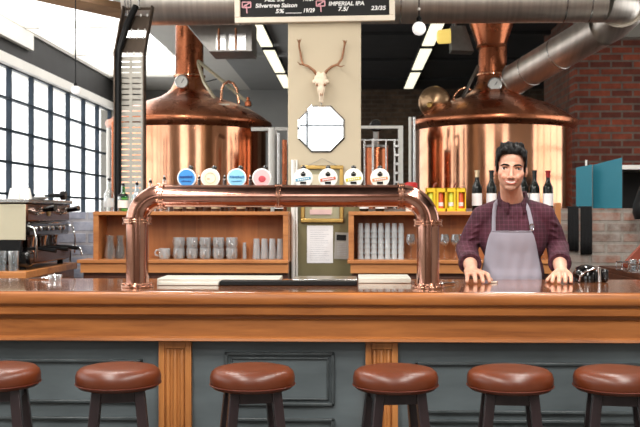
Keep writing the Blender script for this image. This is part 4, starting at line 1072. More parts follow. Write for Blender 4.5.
MB().lathe([(0, -.03), (R(5, VY), -.03), (R(6.3, VY), -.015), (R(6.3, VY), .015), (R(5, VY), .03), (0, .03)], c, 28, (0, 1, 0)).build('valve_wheel', M['gloss_black'], v, bevel=.002)
MB().tube([(vx - .03, VY - vr - .02, PZ(185, VY)), (vx - .03, VY - vr - .02, PZ(140, VY))], .010, 10).build('sight_tube', M['steel'], v)
# frame of rails
FY = 8.05
f = thing('pipe_frame', 'white tubular frame around the small copper vessel right of the pillar', 'frame', (PX(384, FY), FY, 0))
MB().cbox((PX(381, FY), FY, PZ(127.5, FY)), R(44, FY), .04, R(3, FY)).build('top_rail', M['white'], f, bevel=.003)
MB().cbox((PX(380, FY), FY + .02, PZ(140, FY)), R(38, FY), .02, R(1.3, FY)).build('middle_rail', M['steel'], f)
for x, w in ((400.5, 5), (394.5, 2), (364.5, 1.6), (386, 1.4)):
    MB().box(PX(x - w / 2, FY), PX(x + w / 2, FY), FY - .02, FY + .02, 0, PZ(129 if w > 2 else 141, FY)).build('upright', M['white'] if w > 2 else M['steel'], f, bevel=.002)
for k in range(5): MB().cbox(P(396.5, 146 + 9 * k, FY - .03), .04, .02, .02).build('pipe_clip', M['steel'], f)
for x, r, l in ((410, 1.5, 'left one of the two tall steel pipes beside the right kettle'), (414, 1.4, 'right one of the two tall steel pipes beside the right kettle')):
    pipe('brewery_pipe', l, [(x, 205), (x, 117)], R(r, 7.95), M['white'] if r > 1.45 else M['steel'], 7.95)

# ------------------------------------------------------------------ espresso corner
EZ = PZ(271.5, 5.6, 26)
EX = P(26, 271.5, 5.6).x
ec = thing('side_counter', 'wooden side counter along the left wall carrying the espresso machine', 'counter', (EX - .7, 6.1, 0))
MB().box(-3.3, EX, 5.6, 6.66, EZ - .045, EZ).build('worktop', M['shelf_wood'], ec, bevel=.004)
MB().box(-3.28, EX - .02, 5.64, 6.64, 0, EZ - .045).build('cabinet', M['bar_wood'], ec)
for k in range(2):
    d_ = MB().box(EX - .02, EX - .004, 5.68 + .48 * k, 6.12 + .48 * k, .12, EZ - .09).build('door', M['bar_wood'], ec, bevel=.003)
    MB().ell((EX + .01, 5.74 + .8 * k, EZ - .2), .014, .014, .014).build('knob', M['chrome'], d_)
em = thing('espresso_machine', 'large chrome and brown reflecting espresso machine with cups on top, at the left edge', 'espresso machine', (EX - .35, 6.1, EZ))
Y0, Y1 = 5.70, 6.56; XF = EX - .015; XBk = EX - .62
steel_br = mat('steel_brown_reflect', S(120, 84, 66), .22, .85, .15, 5)  # steel with its brown reflections put into the base colour
zz = lambda y: PZ(y, Y0, 20)
MB().box(XBk, XF - .02, Y0 + .02, Y1 - .02, EZ + .03, EZ + .05).box(XF - .1, XF - .004, Y0 + .1, Y1, EZ + .035, zz(251)).build('drip_tray', steel_br, em, bevel=.012)
MB().box(XF - .11, XF, Y0, Y0 + .1, EZ + .02, zz(251)).build('corner_block', M['gloss_black'], em, bevel=.02)
for X in (XBk + .05, XF - .06):
    for Y in (Y0 + .06, Y1 - .06): MB().lathe([(0, .0003), (.022, .0003), (.016, .032), (0, .032)], (X, Y, EZ), 14).build('foot', M['black'], em)
MB().box(XBk, XF - .22, Y0 + .04, Y1 - .02, EZ + .05, zz(222)).build('backsplash', steel_br, em, bevel=.006)
MB().box(XBk, XF - .01, Y0, Y1, zz(222), zz(203)).build('upper_body', steel_br, em, bevel=.012)
MB().box(XBk + .01, XF - .02, Y0 - .008, Y0 - .0002, zz(240), zz(204)).build('side_panel', M['cream'], em, bevel=.003)
MB().box(XBk + .03, XF - .05, Y0 - .005, Y0 + .03, EZ + .05, zz(240)).build('side_frame', M['black'], em, bevel=.004)
MB().box(XF - .20, XF - .005, Y0 + .02, Y1 - .03, zz(237), zz(222.5)).build('group_housing', M['gloss_black'], em, bevel=.012)
MB().box(XBk - .01, XF + .005, Y0 - .02, Y1 + .02, zz(202.8), zz(199)).build('cup_rail', M['steel'], em, bevel=.004)
for k, yy in enumerate((5.86, 6.10, 6.34)):
    g = MB().lathe([(0, -.07), (.034, -.07), (.036, -.03), (.045, 0), (.045, .03), (0, .03)], (XF - .06, yy, zz(237)), 24).build('group_head', M['chrome'], em, bevel=.002)
    MB().lathe([(.03, -.085), (.037, -.085), (.037, -.07), (.03, -.07)], (XF - .06, yy, zz(237)), 24, closed=True).tube([(XF - .03, yy, zz(237) - .075), (XF + .02, yy, zz(237) - .078), (XF + .12, yy - .02, zz(237) - .09)], [.009, .011, .014], 10).build('portafilter', M['black'], g)
    for dy in (-.07, .02): MB().lathe([(0, 0), (.016, 0), (.016, .02), (.01, .026), (0, .026)], (XF - .006, yy + dy, zz(229)), 16, (1, 0, 0)).build('chrome_knob', M['chrome'], em)
for k, yy in enumerate((5.7, 6.5)):
    MB().tube([(XF - .01, yy, zz(226)), (XF + .03, yy, zz(228)), (XF + .045, yy, zz(240)), (XF + .04, yy + .01, zz(258))], .006, 10).build('steam_wand', M['chrome'], em)
for k, yy in enumerate((5.86, 6.36)):
    b_ = MB().tube([(XF - .012, yy, zz(212)), (XF + .035, yy, zz(210))], .022, 14).build('brew_lever', M['chrome'], em)
    MB().tube([(XF + .034, yy, zz(210)), (XF + .12, yy - .03, zz(207.5))], [.015, .02], 12).build('lever_handle', M['gloss_black'], b_)
MB().lathe([(0, 0), (.026, 0), (.026, .008), (0, .008)], (XF - .01, 6.1, zz(212)), 20, (1, 0, 0)).build('pressure_gauge', M['gold'], em)
# cups on top
def white_cup():
    t = thing('coffee_cup', 'x', 'cup')
    MB().shell([(0, .068), (.024, .068), (.027, .064), (.040, .002), (.040, 0), (.037, 0), (.024, .063), (0, .065)], seg=24).build('body', M['white'], t, smooth=50)
    return t
wc = Proto(white_cup()); cz = zz(199) + .0005
for x, Y, l in ((14.5, 5.78, 'upturned white cup on the espresso machine, first from the left'), (25.5, 5.78, 'upturned white cup on the espresso machine, second from the left')):
    wc.put((PX(x, Y), Y, cz), 0, l, 'white cups on the espresso machine')
def saucer():
    t = thing('saucer', 'x', 'saucer')
    MB().lathe([(0, 0), (.03, 0), (.034, .003), (.058, .012), (.06, .014), (.056, .0145), (.03, .006), (0, .005)], seg=28).build('dish', M['white'], t, smooth=50)
    return t
sa = Proto(saucer())
sa.put((PX(40, 5.95), 5.95, cz), 0, 'white saucer on top of the espresso machine, under an upturned cup')
wc.put((PX(40, 5.95), 5.95, cz + .0165), 0, 'small upturned white cup standing on the saucer, third from the left', 'white cups on the espresso machine', (.8, .8, .75))
t = thing('coffee_tamper', 'black handled coffee tamper lying on top of the espresso machine, rightmost', 'tamper', (PX(58, 6.2), 6.2, cz))
MB().tube([(PX(50, 6.2), 6.2, cz + .03), (PX(61, 6.2), 6.2, cz + .03)], .014, 12).build('handle', M['black'], t)
MB().tube([(PX(61, 6.2), 6.2, cz + .03), (PX(64, 6.2), 6.2, cz + .03), (PX(66, 6.2), 6.2, cz + .03)], [.03, .03, .028], 20).build('base', M['gloss_black'], t)
tg = Proto(pint('drinking_glass', .12, .028, .033, M['glass_thick']))
for x, l in ((1.5, 'tall drinking glass at the very left edge beside the espresso machine'), (13.5, 'tall drinking glass standing just left of the espresso machine drip tray')):
    Y = 5.62; tg.put((PX(x, 5.64), 5.64, EZ + .0005), 0, l, 'drinking glasses beside the espresso machine')
t = thing('milk_jug', 'steel milk jug with black sleeve on the espresso machine drip tray', 'jug', (XF - .055, 6.22, zz(251) + .003))
c = t.location.copy()
MB().lathe([(0, 0), (.036, 0), (.038, .02), (.03, .07), (.032, .085), (.029, .085), (.027, .07), (0, .06)], c, 24).build('body', M['gloss_black'], t, smooth=50)
MB().tube([(c.x + .03, c.y, c.z + .07), (c.x + .055, c.y, c.z + .06), (c.x + .055, c.y, c.z + .03), (c.x + .036, c.y, c.z + .02)], .005, 8).build('handle', M['chrome'], t)
t = thing('water_tap', 'small chrome tap at the corner of the side counter', 'tap', (EX - .03, 6.62, EZ + .0005))
MB().tube([(EX - .04, 6.62, EZ + .0005), (EX - .04, 6.62, EZ + .09), (EX - .015, 6.62, EZ + .12), (EX + .04, 6.6, EZ + .1), (EX + .05, 6.6, EZ + .05)], .011, 12).build('spout', M['chrome'], t, smooth=60)
MB().ell((EX - .04, 6.62, EZ + .1), .02, .02, .014).build('handle', M['chrome'], t)

# ------------------------------------------------------------------ right side: towels, teal boards, side counter
for k, (x0, x1, y1, l) in enumerate(((567.5, 578, 250.5, 'black towel hanging over the low wall, left of two'), (580, 591.5, 254, 'black towel hanging over the low wall, right of two'))):
    X0, X1 = PX(x0, LY0), PX(x1, LY0); zb_ = PZ(y1, LY0)
    nx, prof = 10, []
    pts = [(LY0 - .014, zb_), (LY0 - .016, zb_ + .1), (LY0 - .014, lz - .05), (LY0 - .008, lz + .008), (LY0 + .02, lz + .010), (LY0 + .045, lz + .007)]
    vs = []; fs = []; n = len(pts)
    for i in range(nx + 1):
        for (Y, Z) in pts:
            f = i / nx; w = .004 * math.sin(f * 9 + k) * (1 if Y < LY0 else .3)
            vs.append((X0 + (X1 - X0) * f + .012 * (zb_ - Z) * .0, Y - abs(w), Z + (.002 if Z > lz else 0)))
    for i in range(nx):
        for j in range(n - 1): fs.append((i * n + j, (i + 1) * n + j, (i + 1) * n + j + 1, i * n + j + 1))
    o = MB().add(vs, fs).build('towel', M['black_cloth'], None, ((X0 + X1) / 2, LY0, lz), smooth=60, solid=.009)
    tag(o, l, 'towel', 'black towels on the low wall')
tl = thing('folding_screen', 'teal folding board of two leaves standing on top of the low brick wall', 'screen', (PX(598, 6.9), 6.9, lz))
def leaf(xa, ya, Ya, xb, yb, Yb):
    a, b = P(xa, ya, Ya), P(xb, yb, Yb); th = .01
    vs = []
    for p in (a, b):
        for z in (lz + .0005, p.z): vs += [(p.x, p.y - th / 2, z), (p.x, p.y + th / 2, z)]
    MB().add(vs, [(0, 2, 3, 1), (4, 5, 7, 6), (0, 4, 6, 2), (1, 3, 7, 5), (2, 6, 7, 3), (0, 1, 5, 4)]).build('leaf', M['teal'], tl, smooth=0, bevel=.002)
leaf(576, 167.5, 6.96, 592, 164.5, 6.88); leaf(592.6, 165, 6.965, 622, 157.5, 6.82)
MB().cyl((PX(586.2, 6.985), 6.985, lz + .0005), (PX(586.2, 6.985), 6.985, PZ(160.5, 6.985)), .008).build('pole', M['white'], tl)
MB().cyl((PX(592.3, 6.945), 6.945, lz + .002), (PX(592.3, 6.945), 6.945, PZ(165, 6.945)), .005).build('hinge', M['dull_steel'], tl)
ws = thing('wall_cabinet', 'dark open cabinet with a white top board behind the low wall at the right', 'cabinet', (PX(640, 7.4), 7.4, 0))
X0, X1 = PX(618, 7.2), PX(700, 7.2)
MB().box(X0, X1, 7.15, 7.6, PZ(170, 7.15), PZ(165.5, 7.15)).build('top_board', M['white'], ws, bevel=.003)
MB().box(X0, X0 + .03, 7.17, 7.6, .0, PZ(170, 7.15)).box(X1 - .03, X1, 7.17, 7.6, 0, PZ(170, 7.15)).box(X0 + .03, X1 - .03, 7.56, 7.6, 0, PZ(170, 7.15)).box(X0 + .03, X1 - .03, 7.17, 7.56, 1.25, 1.28).build('carcass', M['beam_dark'], ws)
# right side counter
RX = P(606, 267, 5.98).x; RZ = PZ(267, 5.98, 606)
rc = thing('side_counter', 'dark wooden side counter behind the bar at the right edge', 'counter', (RX + .6, 5.5, 0))
MB().box(RX, RX + 1.4, 4.95, 6.15, RZ - .03, RZ).build('worktop', M['dark_wood'], rc, bevel=.003)
MB().box(RX + .01, RX + 1.39, 4.97, 6.13, 0, RZ - .03).build('cabinet', M['dark_wood'], rc)
MB().box(RX - .008, RX + .01, 4.97, 6.13, RZ - .2, RZ - .032).build('drawer_front', M['dark_wood'], rc, bevel=.003)
cr = thing('cup_rack', 'wire rack of small glasses on the right side counter at the photo edge', 'rack', (PX(640, 5.5), 5.5, RZ))
rx0, rx1, ry0, ry1 = PX(624, 5.5), PX(668, 5.5), 5.36, 5.66
m = MB()
for z in (.004, .05):
    m.tube([(rx0, ry0, RZ + z), (rx1, ry0, RZ + z), (rx1, ry1, RZ + z), (rx0, ry1, RZ + z), (rx0, ry0, RZ + z)], .0035, 6)
for k in range(8):
    x = rx0 + (rx1 - rx0) * k / 7; m.tube([(x, ry0, RZ + .05), (x, ry0, RZ + .004), (x, ry1, RZ + .004), (x, ry1, RZ + .05)], .0028, 6)
m.tube([(rx0, ry0, RZ + .05), (rx0 - .015, ry0 - .01, RZ + .045), (rx0 - .03, ry0 - .03, RZ + .02), (rx0 - .03, ry0 - .03, RZ + .0035)], .0035, 6)
m.build('wire_frame', M['chrome'], cr)
for k in range(5):
    x = rx0 + .03 + .05 * k
    g = dup(tg.root, (x, 5.43, RZ + .0075), 0, 'small drinking glass in the wire rack, %s from the left' % ORD[k], 'glasses in the wire rack', (.6, .6, .55)); 
cbo = thing('reddish_stand_in', 'reddish brown stand-in shape leaning over the wire rack at the right photo edge', 'board', P(640, 262, 5.75))  # made-up stand-in for an unclear reddish shape that reads as a forearm
a, b = P(620.5, 265, 5.72), P(648, 236, 5.72); dd = (b - a); nn = Vector((dd.z, 0, -dd.x)).normalized()
pl = [a, a + nn * .035 + dd * .02, b + nn * .17 + dd * .3, b + dd * .35]
pl[0].z = max(pl[0].z, RZ + .002); pl[1].z = max(pl[1].z, RZ + .002)
MB().prism([(p.x, p.z) for p in pl], 5.70, 5.725).build('board', M['terracotta'], cbo, smooth=0, bevel=.006)
bl = thing('dark_stand_in', 'black rounded stand-in shape hanging at the right photo edge, beside the cabinet', 'lamp', P(645, 203, 6.6))  # made-up stand-in for an unclear dark shape that reads as someone's hair
c = P(646, 207, 6.6); MB().lathe([(0, .17), (.03, .17), (.05, .12), (.085, .02), (.09, -.04), (.075, -.085), (.07, -.085), (.08, -.03), (.04, .1), (0, .15)], c, 32).build('shade', M['black'], bl, smooth=50)
MB().cyl((c.x, c.y, c.z + .165), (c.x, c.y, ZC - .002), .006).build('cord', M['black'], bl)

# ------------------------------------------------------------------ small things on the bar
# black bar sink unit with chrome tap
bs = thing('glass_rinser', 'black glass rinser with a chrome tap on the bar, right of the bartender', 'glass rinser', (PX(590, 4.42), 4.42, BZ + .0004))
c = Vector((PX(586, 4.42), 4.42, BZ + .0004)); u = R(1, 4.4)
MB().lathe([(0, 0), (13 * u, 0), (13.2 * u, 3 * u), (12.5 * u, 9 * u), (9.5 * u, 14 * u), (5 * u, 16.4 * u), (0, 17 * u)], c, 40).build('bowl', M['gloss_black'], bs, smooth=50)
MB().box(c.x + 13.4 * u, c.x + 20 * u, c.y - .05, c.y + .06, c.z, c.z + 13 * u).build('housing', M['gloss_black'], bs, bevel=.012)
MB().tube([(c.x - 10 * u, c.y - .062, c.z + 1 * u), (c.x - 9 * u, c.y - .066, c.z + 6 * u), (c.x - 4 * u, c.y - .066, c.z + 11 * u), (c.x + 4 * u, c.y - .066, c.z + 13.5 * u), (c.x + 9 * u, c.y - .06, c.z + 14 * u)], 1.1 * u, 10).build('spout', M['chrome'], bs, smooth=60)
MB().cyl((c.x + 9.5 * u, c.y - .066, c.z), (c.x + 9.5 * u, c.y - .066, c.z + 15 * u), 1.7 * u).build('tap_column', M['chrome'], bs, bevel=.002)
c = Vector((PX(55, 4.4), 4.4, BZ + .0004))
o = tg.put((c.x, c.y, c.z), 0, 'low clear tumbler upturned on the rear edge of the bar at the left', 'tumbler on the bar', (1.0, 1.0, .22)); o.name = 'low_tumbler'
sp_ = thing('bar_spoon', 'steel bar spoon lying on the rear of the bar near the left edge', 'spoon', (PX(38, 4.45), 4.45, BZ + .0004))
MB().tube([(PX(30, 4.45), 4.44, BZ + .006), (PX(41, 4.45), 4.46, BZ + .006)], .0045, 8).build('shaft', M['chrome'], sp_)
MB().ell((PX(44, 4.45), 4.465, BZ + .008), .02, .014, .007).build('bowl', M['chrome'], sp_)
pn = thing('bottle_opener', 'small steel bottle opener lying at the foot of the right copper post', 'bottle opener', (PX(448, 4.2), 4.2, BZ + .0004))
MB().tube([(PX(442, 4.2), 4.2, BZ + .0055), (PX(455, 4.2), 4.22, BZ + .0055)], .005, 8).build('shaft', M['chrome'], pn)
MB().tube([(PX(441, 4.2) + .012 * math.cos(a), 4.2 + .012 * math.sin(a), BZ + .005) for a in [2 * PI * i / 16 for i in range(17)]], .0035, 6).build('ring', M['chrome'], pn)
pe_ = thing('pencil', 'short pale pencil on the bar by the bartender\'s right fingertips', 'pencil', (PX(493, 4.3), 4.3, BZ + .0004))
MB().tube([(PX(489.5, 4.3), 4.3, BZ + .005), (PX(497, 4.3), 4.31, BZ + .005)], .0042, 6).build('shaft', M['cream_frame'], pe_)
MB().tube([(PX(497, 4.3), 4.31, BZ + .005), (PX(498.5, 4.3), 4.312, BZ + .005)], [.0042, .001], 6).build('tip', M['bar_wood'], pe_)
# ------------------------------------------------------------------ the bartender
def apply_mods(o, off):
    dg = bpy.context.evaluated_depsgraph_get(); me = bpy.data.meshes.new_from_object(o.evaluated_get(dg))
    old = o.data; o.modifiers.clear(); o.data = me; bpy.data.meshes.remove(old); me.name = o.name
    me.shade_smooth(); return me
def blob(name, mb, m, parent, vox, smooth=6, fac=.5):
    o = mb.build(name, m, parent)
    r = o.modifiers.new('r', 'REMESH'); r.mode = 'VOXEL'; r.voxel_size = vox
    if smooth: s = o.modifiers.new('s', 'SMOOTH'); s.factor = fac; s.iterations = smooth
    apply_mods(o, None); return o
def bvh(o):
    off = OFF[o.name]; me = o.data
    return BVHTree.FromPolygons([v.co + off for v in me.vertices], [tuple(p.vertices) for p in me.polygons])

HY_ = 4.56
hc = P(511, 168.8, HY_)                                 # between the ears at eye level
TYP = 4.70
tc = P(513, 213, TYP)                                   # middle of the chest, shoulder height
bt = thing('person', 'bartender in a burgundy checked shirt and grey apron leaning on the bar with both hands', 'person', (tc.x, TYP, 0))
HR = Matrix.Rotation(math.radians(-8), 3, 'Z') @ Matrix.Rotation(math.radians(3), 3, 'Y') @ Matrix.Rotation(math.radians(3), 3, 'X')
HS = .98
def Hd(x, y, z): return hc + HR @ (Vector((x, y, z)) * HS)
def skin_mat():
    m, nt, b = nm('skin')
    tcn = nt.nodes.new('ShaderNodeTexCoord')
    n = noise_tex(nt, 14, 4)
    base = ramp(nt, n, [(0.3, S(198, 145, 120)), (0.7, S(220, 167, 143))])
    def mask(c, r, amt, col, prev, soft=.5):
        c = c - Vector(bt.location); mp = nt.nodes.new('ShaderNodeMapping'); mp.vector_type = 'POINT'
        mp.inputs['Location'].default_value = (-c.x / r[0], -c.y / r[1], -c.z / r[2]); mp.inputs['Scale'].default_value = (1 / r[0], 1 / r[1], 1 / r[2])
        link(nt, tcn.outputs['Object'], mp.inputs[0])
        ln = nt.nodes.new('ShaderNodeVectorMath'); ln.operation = 'LENGTH'; link(nt, mp.outputs[0], ln.inputs[0])
        f = ramp(nt, ln.outputs['Value'], [(soft, (amt,) * 3 + (1,)), (1.0, (0, 0, 0, 1))])
        mx = nt.nodes.new('ShaderNodeMix'); mx.data_type = 'RGBA'; link(nt, f, mx.inputs[0]); link(nt, prev, mx.inputs[6]); mx.inputs[7].default_value = col
        return mx.outputs[2]
    base = mask(Hd(0, -.055, -.088), (.078, .088, .062), .44, S(118, 88, 76), base, .35)          # stubble of beard and moustache
    base = mask(Hd(0, -.10, -.050), (.03, .03, .009), .35, S(110, 80, 66), base, .5)
    for s in (-1, 1): base = mask(Hd(s * .042, -.07, -.03), (.022, .04, .02), .45, S(226, 146, 118), base, .2)
    link(nt, base, b.inputs['Base Color']); b.inputs['Roughness'].default_value = .45
    b.inputs['Subsurface Weight'].default_value = .08; b.inputs['Subsurface Radius'].default_value = (.02, .008, .004)
    return m
M['skin'] = skin_mat()
sh_l, sh_r = P(482.5, 215.5, TYP), P(543.5, 214, TYP)
el_l, el_r = P(467, 249, 4.75), P(557.5, 247, 4.75)
wr_l, wr_r = P(471.5, 270.5, 4.44), P(561, 271, 4.44)
m = MB()
def he(c, r, seg=18, rings=12): m.ell(Hd(*c), r[0] * HS, r[1] * HS, r[2] * HS, seg, rings, HR)
he((0, .022, .040), (.072, .094, .076), 24, 16)
he((0, -.028, -.024), (.0615, .062, .080), 24, 16)
he((0, -.032, -.066), (.046, .052, .036))
he((0, -.066, -.090), (.026, .020, .017)); he((0, -.05, -.086), (.031, .03, .02))
for s in (-1, 1):
    he((s * .040, -.058, -.022), (.022, .024, .022)); he((s * .031, -.074, -.038), (.016, .014, .016))
    he((s * .040, -.008, -.058), (.012, .03, .03))
    he((s * .028, -.0815, .0165), (.024, .010, .0085)); he((s * .031, -.0775, .0088), (.017, .008, .0042)); he((s * .031, -.0765, -.0088), (.015, .007, .004))
    he((s * .0125, -.097, -.0425), (.0078, .010, .0068))
    m.ell(Hd(s * .0715, .012, -.012), .008, .017, .027, 14, 10, HR @ Matrix.Rotation(s * .35, 3, 'Z'))
m.caps(Hd(0, -.086, .012), Hd(0, -.109, -.036), .0072, .0095); he((0, -.108, -.039), (.011, .011, .009))
he((0, -.073, -.060), (.031, .021, .021))
# neck, trunk, hips, legs
nb = Vector((tc.x - .002, TYP - .01, 1.46))
m.caps(Hd(0, .034, -.075), nb + Vector((0, .006, 0)), .050, .057)
T = lambda x, y, z: Vector((tc.x + x, TYP + y, z))
m.ell(T(0, 0, 1.30), .158, .10, .17, 24, 16); m.ell(T(0, .01, 1.10), .14, .095, .16, 24, 16); m.ell(T(0, .02, .95), .155, .105, .12, 24, 16)
m.caps(T(-.05, -.0, 1.42), sh_l + Vector((0, 0, -.02)), .045, .04); m.caps(T(.05, .0, 1.42), sh_r + Vector((0, 0, -.02)), .045, .04)
for s in (-1, 1):
    m.caps(T(s * .085, .03, .90), T(s * .10, .04, .50), .082, .055); m.caps(T(s * .10, .04, .50), T(s * .11, .09, .09), .055, .038)
    m.caps(T(s * .11, .09, .045), T(s * .13, -.10, .03), .036, .028)
for a, e, w in ((sh_l, el_l, wr_l), (sh_r, el_r, wr_r)):
    m.caps(a + Vector((0, 0, -.02)), e, .043, .038); m.caps(e, e.lerp(w, .35), .041, .042); m.caps(e.lerp(w, .35), w, .042, .027)
# hands: wrist, palm, four bent fingers resting on the bar, thumb from the side of the palm
def hand(w, k1, k4, tips, thumb):
    """k1..k4 the knuckle line (index to little finger), tips where the fingertips rest"""
    ks = [k1.lerp(k4, f) for f in (0, .34, .67, 1)]
    ks[1].z += .004; ks[2].z += .003
    for k in ks: m.caps(w + (k - ks[1]) * .35, k, .017, .0125, 12)
    for k, t, rr_ in zip(ks, tips, (.0106, .0110, .0106, .0094)):
        p1 = k.lerp(t, .46) + Vector((0, -.004, .012)); p2 = k.lerp(t, .78) + Vector((0, -.004, .007))
        m.caps(k, p1, rr_ * 1.12, rr_ * 1.02, 12); m.caps(p1, p2, rr_ * 1.02, rr_ * .95, 12); m.caps(p2, t, rr_ * .95, rr_ * .86, 12)
    b0 = w.lerp(k1, .3); m.caps(b0, thumb[0], .0155, .0125, 12); m.caps(thumb[0], thumb[1], .0122, .010, 12)
zb_ = BZ + .0098
def hp(x, y, Y, z): v = P(x, 270, Y); return Vector((v.x, Y, z))
hand(wr_l, hp(486, 0, 4.345, BZ + .038), hp(467.5, 0, 4.35, BZ + .034), [hp(489.5, 0, 4.275, zb_), hp(483, 0, 4.255, zb_), hp(475.5, 0, 4.25, zb_), hp(467, 0, 4.262, zb_)], (hp(486, 0, 4.40, BZ + .022), hp(491, 0, 4.35, zb_ + .001)))
hand(wr_r, hp(553.5, 0, 4.345, BZ + .038), hp(570, 0, 4.35, BZ + .034), [hp(552.5, 0, 4.262, zb_), hp(559, 0, 4.25, zb_), hp(565.3, 0, 4.252, zb_), hp(571, 0, 4.268, zb_)], (hp(551, 0, 4.40, BZ + .022), hp(547.5, 0, 4.345, zb_ + .001)))
body = blob('body', m, M['skin'], bt, .0034, 3, .4)
bb = bvh(body)
def onface(x, z, dy=0):
    """the point of the face surface in front of head position x, z"""
    o = Hd(x, -.3, z); d = HR @ Vector((0, 1, 0)); h = bb.ray_cast(o, d, .6)
    return (h[0] if h[0] else Hd(x, -.09, z)) - d * dy
# eyes, brows, mouth
iris = mat('iris', S(58, 38, 24), .15, 0, .1, 60); pupil = M['gloss_black']; eyew = mat('eye_white', S(232, 226, 220), .2, 0, .03, 40)
for s in (-1, 1):
    p = onface(s * .031, .0005); d = HR @ Vector((0, 1, 0)); ec_ = p + d * .0075
    e = MB().ell(ec_, .0120, .0105, .0066, 20, 14, HR).build('eye', eyew, bt)
    e2 = MB().ell(ec_ - d * .0066 + (HR @ Vector((s * .0022, 0, .0004))), .0064, .004, .0060, 16, 10, HR).build('iris', iris, e)
    MB().ell(ec_ - d * .0096 + (HR @ Vector((s * .0024, 0, .0006))), .0028, .0018, .0028, 12, 8, HR).build('pupil', pupil, e)
    pts = [onface(s * x, z, .0008) for x, z in ((.0185, .0018), (.025, .0072), (.033, .0080), (.041, .0045), (.0445, .001))]
    MB().tube(pts, [.0012, .0020, .0022, .0018, .001], 8).build('eyelash', M['black'], bt)
hairm = mat('hair', S(9, 6, 5), .6, 0, .5, 90, (1, .35, 1), .5, spec=.2)
for s in (-1, 1):
    pts = [onface(s * x, z, .0005) for x, z in ((.0105, .0150), (.018, .0180), (.028, .0200), (.038, .0200), (.047, .0160), (.051, .012))]
    MB().tube(pts, [.0036, .0054, .0056, .005, .0036, .0014], 8, flat=.8).build('eyebrow', hairm, bt, smooth=80)
lip = mat('lips', S(190, 104, 90), .4, 0, .08, 40); teeth = mat('teeth', S(240, 234, 224), .25, 0, .02, 40)
mz = lambda x, o: -.0625 + 7.5 * x * x + o
up = [onface(x, mz(x, .0042 - 5 * x * x), .0006) for x in (-.029, -.022, -.015, -.0075, 0, .0075, .015, .022, .029)]
lo = [onface(x, mz(x, -.0085 + 7.5 * x * x), .0006) for x in (-.029, -.022, -.015, -.0075, 0, .0075, .015, .022, .029)]
MB().tube(up, [.0008, .0017, .0021, .0023, .0021, .0023, .0021, .0017, .0008], 8).build('upper_lip', lip, bt, smooth=80)
MB().tube(lo, [.0008, .0019, .0026, .0030, .0031, .0030, .0026, .0019, .0008], 8).build('lower_lip', lip, bt, smooth=80)
vs = []; fs = []
for a, b in zip(up[1:-1], lo[1:-1]): vs += [a, b]
for i in range(len(vs) // 2 - 1): fs.append((2 * i, 2 * i + 2, 2 * i + 3, 2 * i + 1))
MB().add(vs, fs).build('teeth', teeth, bt, solid=.002)
# hair: short sides and a swept up top
hm = MB()
def hh(c, r, rot=None): hm.ell(Hd(*c), r[0], r[1], r[2], 14, 10, HR @ rot if rot else HR)
hh((0, .036, .056), (.076, .090, .072))
for s in (-1, 1):
    hh((s * .065, .026, .030), (.012, .048, .048)); hh((s * .0665, -.014, .034), (.0065, .016, .032)); hh((s * .0635, -.034, .058), (.010, .018, .028)); hh((s * .0675, -.004, -.002), (.0045, .008, .018))
hh((0, .095, .0), (.056, .022, .062))
random.seed(11)
for k in range(70):
    x = random.uniform(-.066, .066); f = random.random(); y = -.058 + .13 * f
    z = .094 + .022 * (1 - (x / .075) ** 2) - .02 * (f - .35) ** 2 * 4 + random.uniform(-.004, .005) - (.012 if abs(x) > .05 else 0)
    if f < .25: z -= .006 + .010 * abs(x) / .066
    rx = Matrix.Rotation(random.uniform(.2, .7), 3, 'X') @ Matrix.Rotation(random.uniform(-.4, .4), 3, 'Z')
    hh((x, y, z), (.009, .024, .013), rx)
for k in range(11):
    x = -.058 + .116 * k / 10; hh((x, -.060 + .3 * x * x * 10, .086 - 2.2 * x * x), (.009, .012, .017), Matrix.Rotation(-.35, 3, 'X'))
hair = blob('hair', hm, hairm, bt, .0034, 1, .3)
# shirt with rolled sleeves
def shirt_mat():
    m, nt, b = nm('shirt')
    tcn = nt.nodes.new('ShaderNodeTexCoord'); sp = nt.nodes.new('ShaderNodeSeparateXYZ'); link(nt, tcn.outputs['Object'], sp.inputs[0])
    def lines(ch, n, w):
        a = nt.nodes.new('ShaderNodeMath'); a.operation = 'MULTIPLY'; a.inputs[1].default_value = n; link(nt, sp.outputs[ch], a.inputs[0])
        f = nt.nodes.new('ShaderNodeMath'); f.operation = 'FRACT'; link(nt, a.outputs[0], f.inputs[0])
        l = nt.nodes.new('ShaderNodeMath'); l.operation = 'LESS_THAN'; l.inputs[1].default_value = w; link(nt, f.outputs[0], l.inputs[0]); return l.outputs[0]
    ad = nt.nodes.new('ShaderNodeMath'); ad.operation = 'ADD'; link(nt, lines(0, 48, .22), ad.inputs[0]); link(nt, lines(2, 48, .22), ad.inputs[1])
    n = noise_tex(nt, 9, 4)
    base = ramp(nt, n, [(.3, S(50, 17, 28)), (.7, S(74, 27, 42))])
    mx = nt.nodes.new('ShaderNodeMix'); mx.data_type = 'RGBA'; f2 = nt.nodes.new('ShaderNodeMath'); f2.operation = 'MULTIPLY'; f2.inputs[1].default_value = .12
    link(nt, ad.outputs[0], f2.inputs[0]); link(nt, f2.outputs[0], mx.inputs[0]); link(nt, base, mx.inputs[6]); mx.inputs[7].default_value = S(140, 84, 110)
    link(nt, mx.outputs[2], b.inputs['Base Color']); b.inputs['Roughness'].default_value = .85
    bump(nt, b, noise_tex(nt, 11, 3, .5, 1.2, (1, 1, .6)), .5, .03); return m
shm = shirt_mat()
m = MB()
m.ell(T(0, 0, 1.30), .168, .116, .175, 28, 18); m.ell(T(0, .008, 1.10), .156, .112, .18, 28, 18); m.ell(T(0, .02, .96), .166, .118, .10, 28, 18)
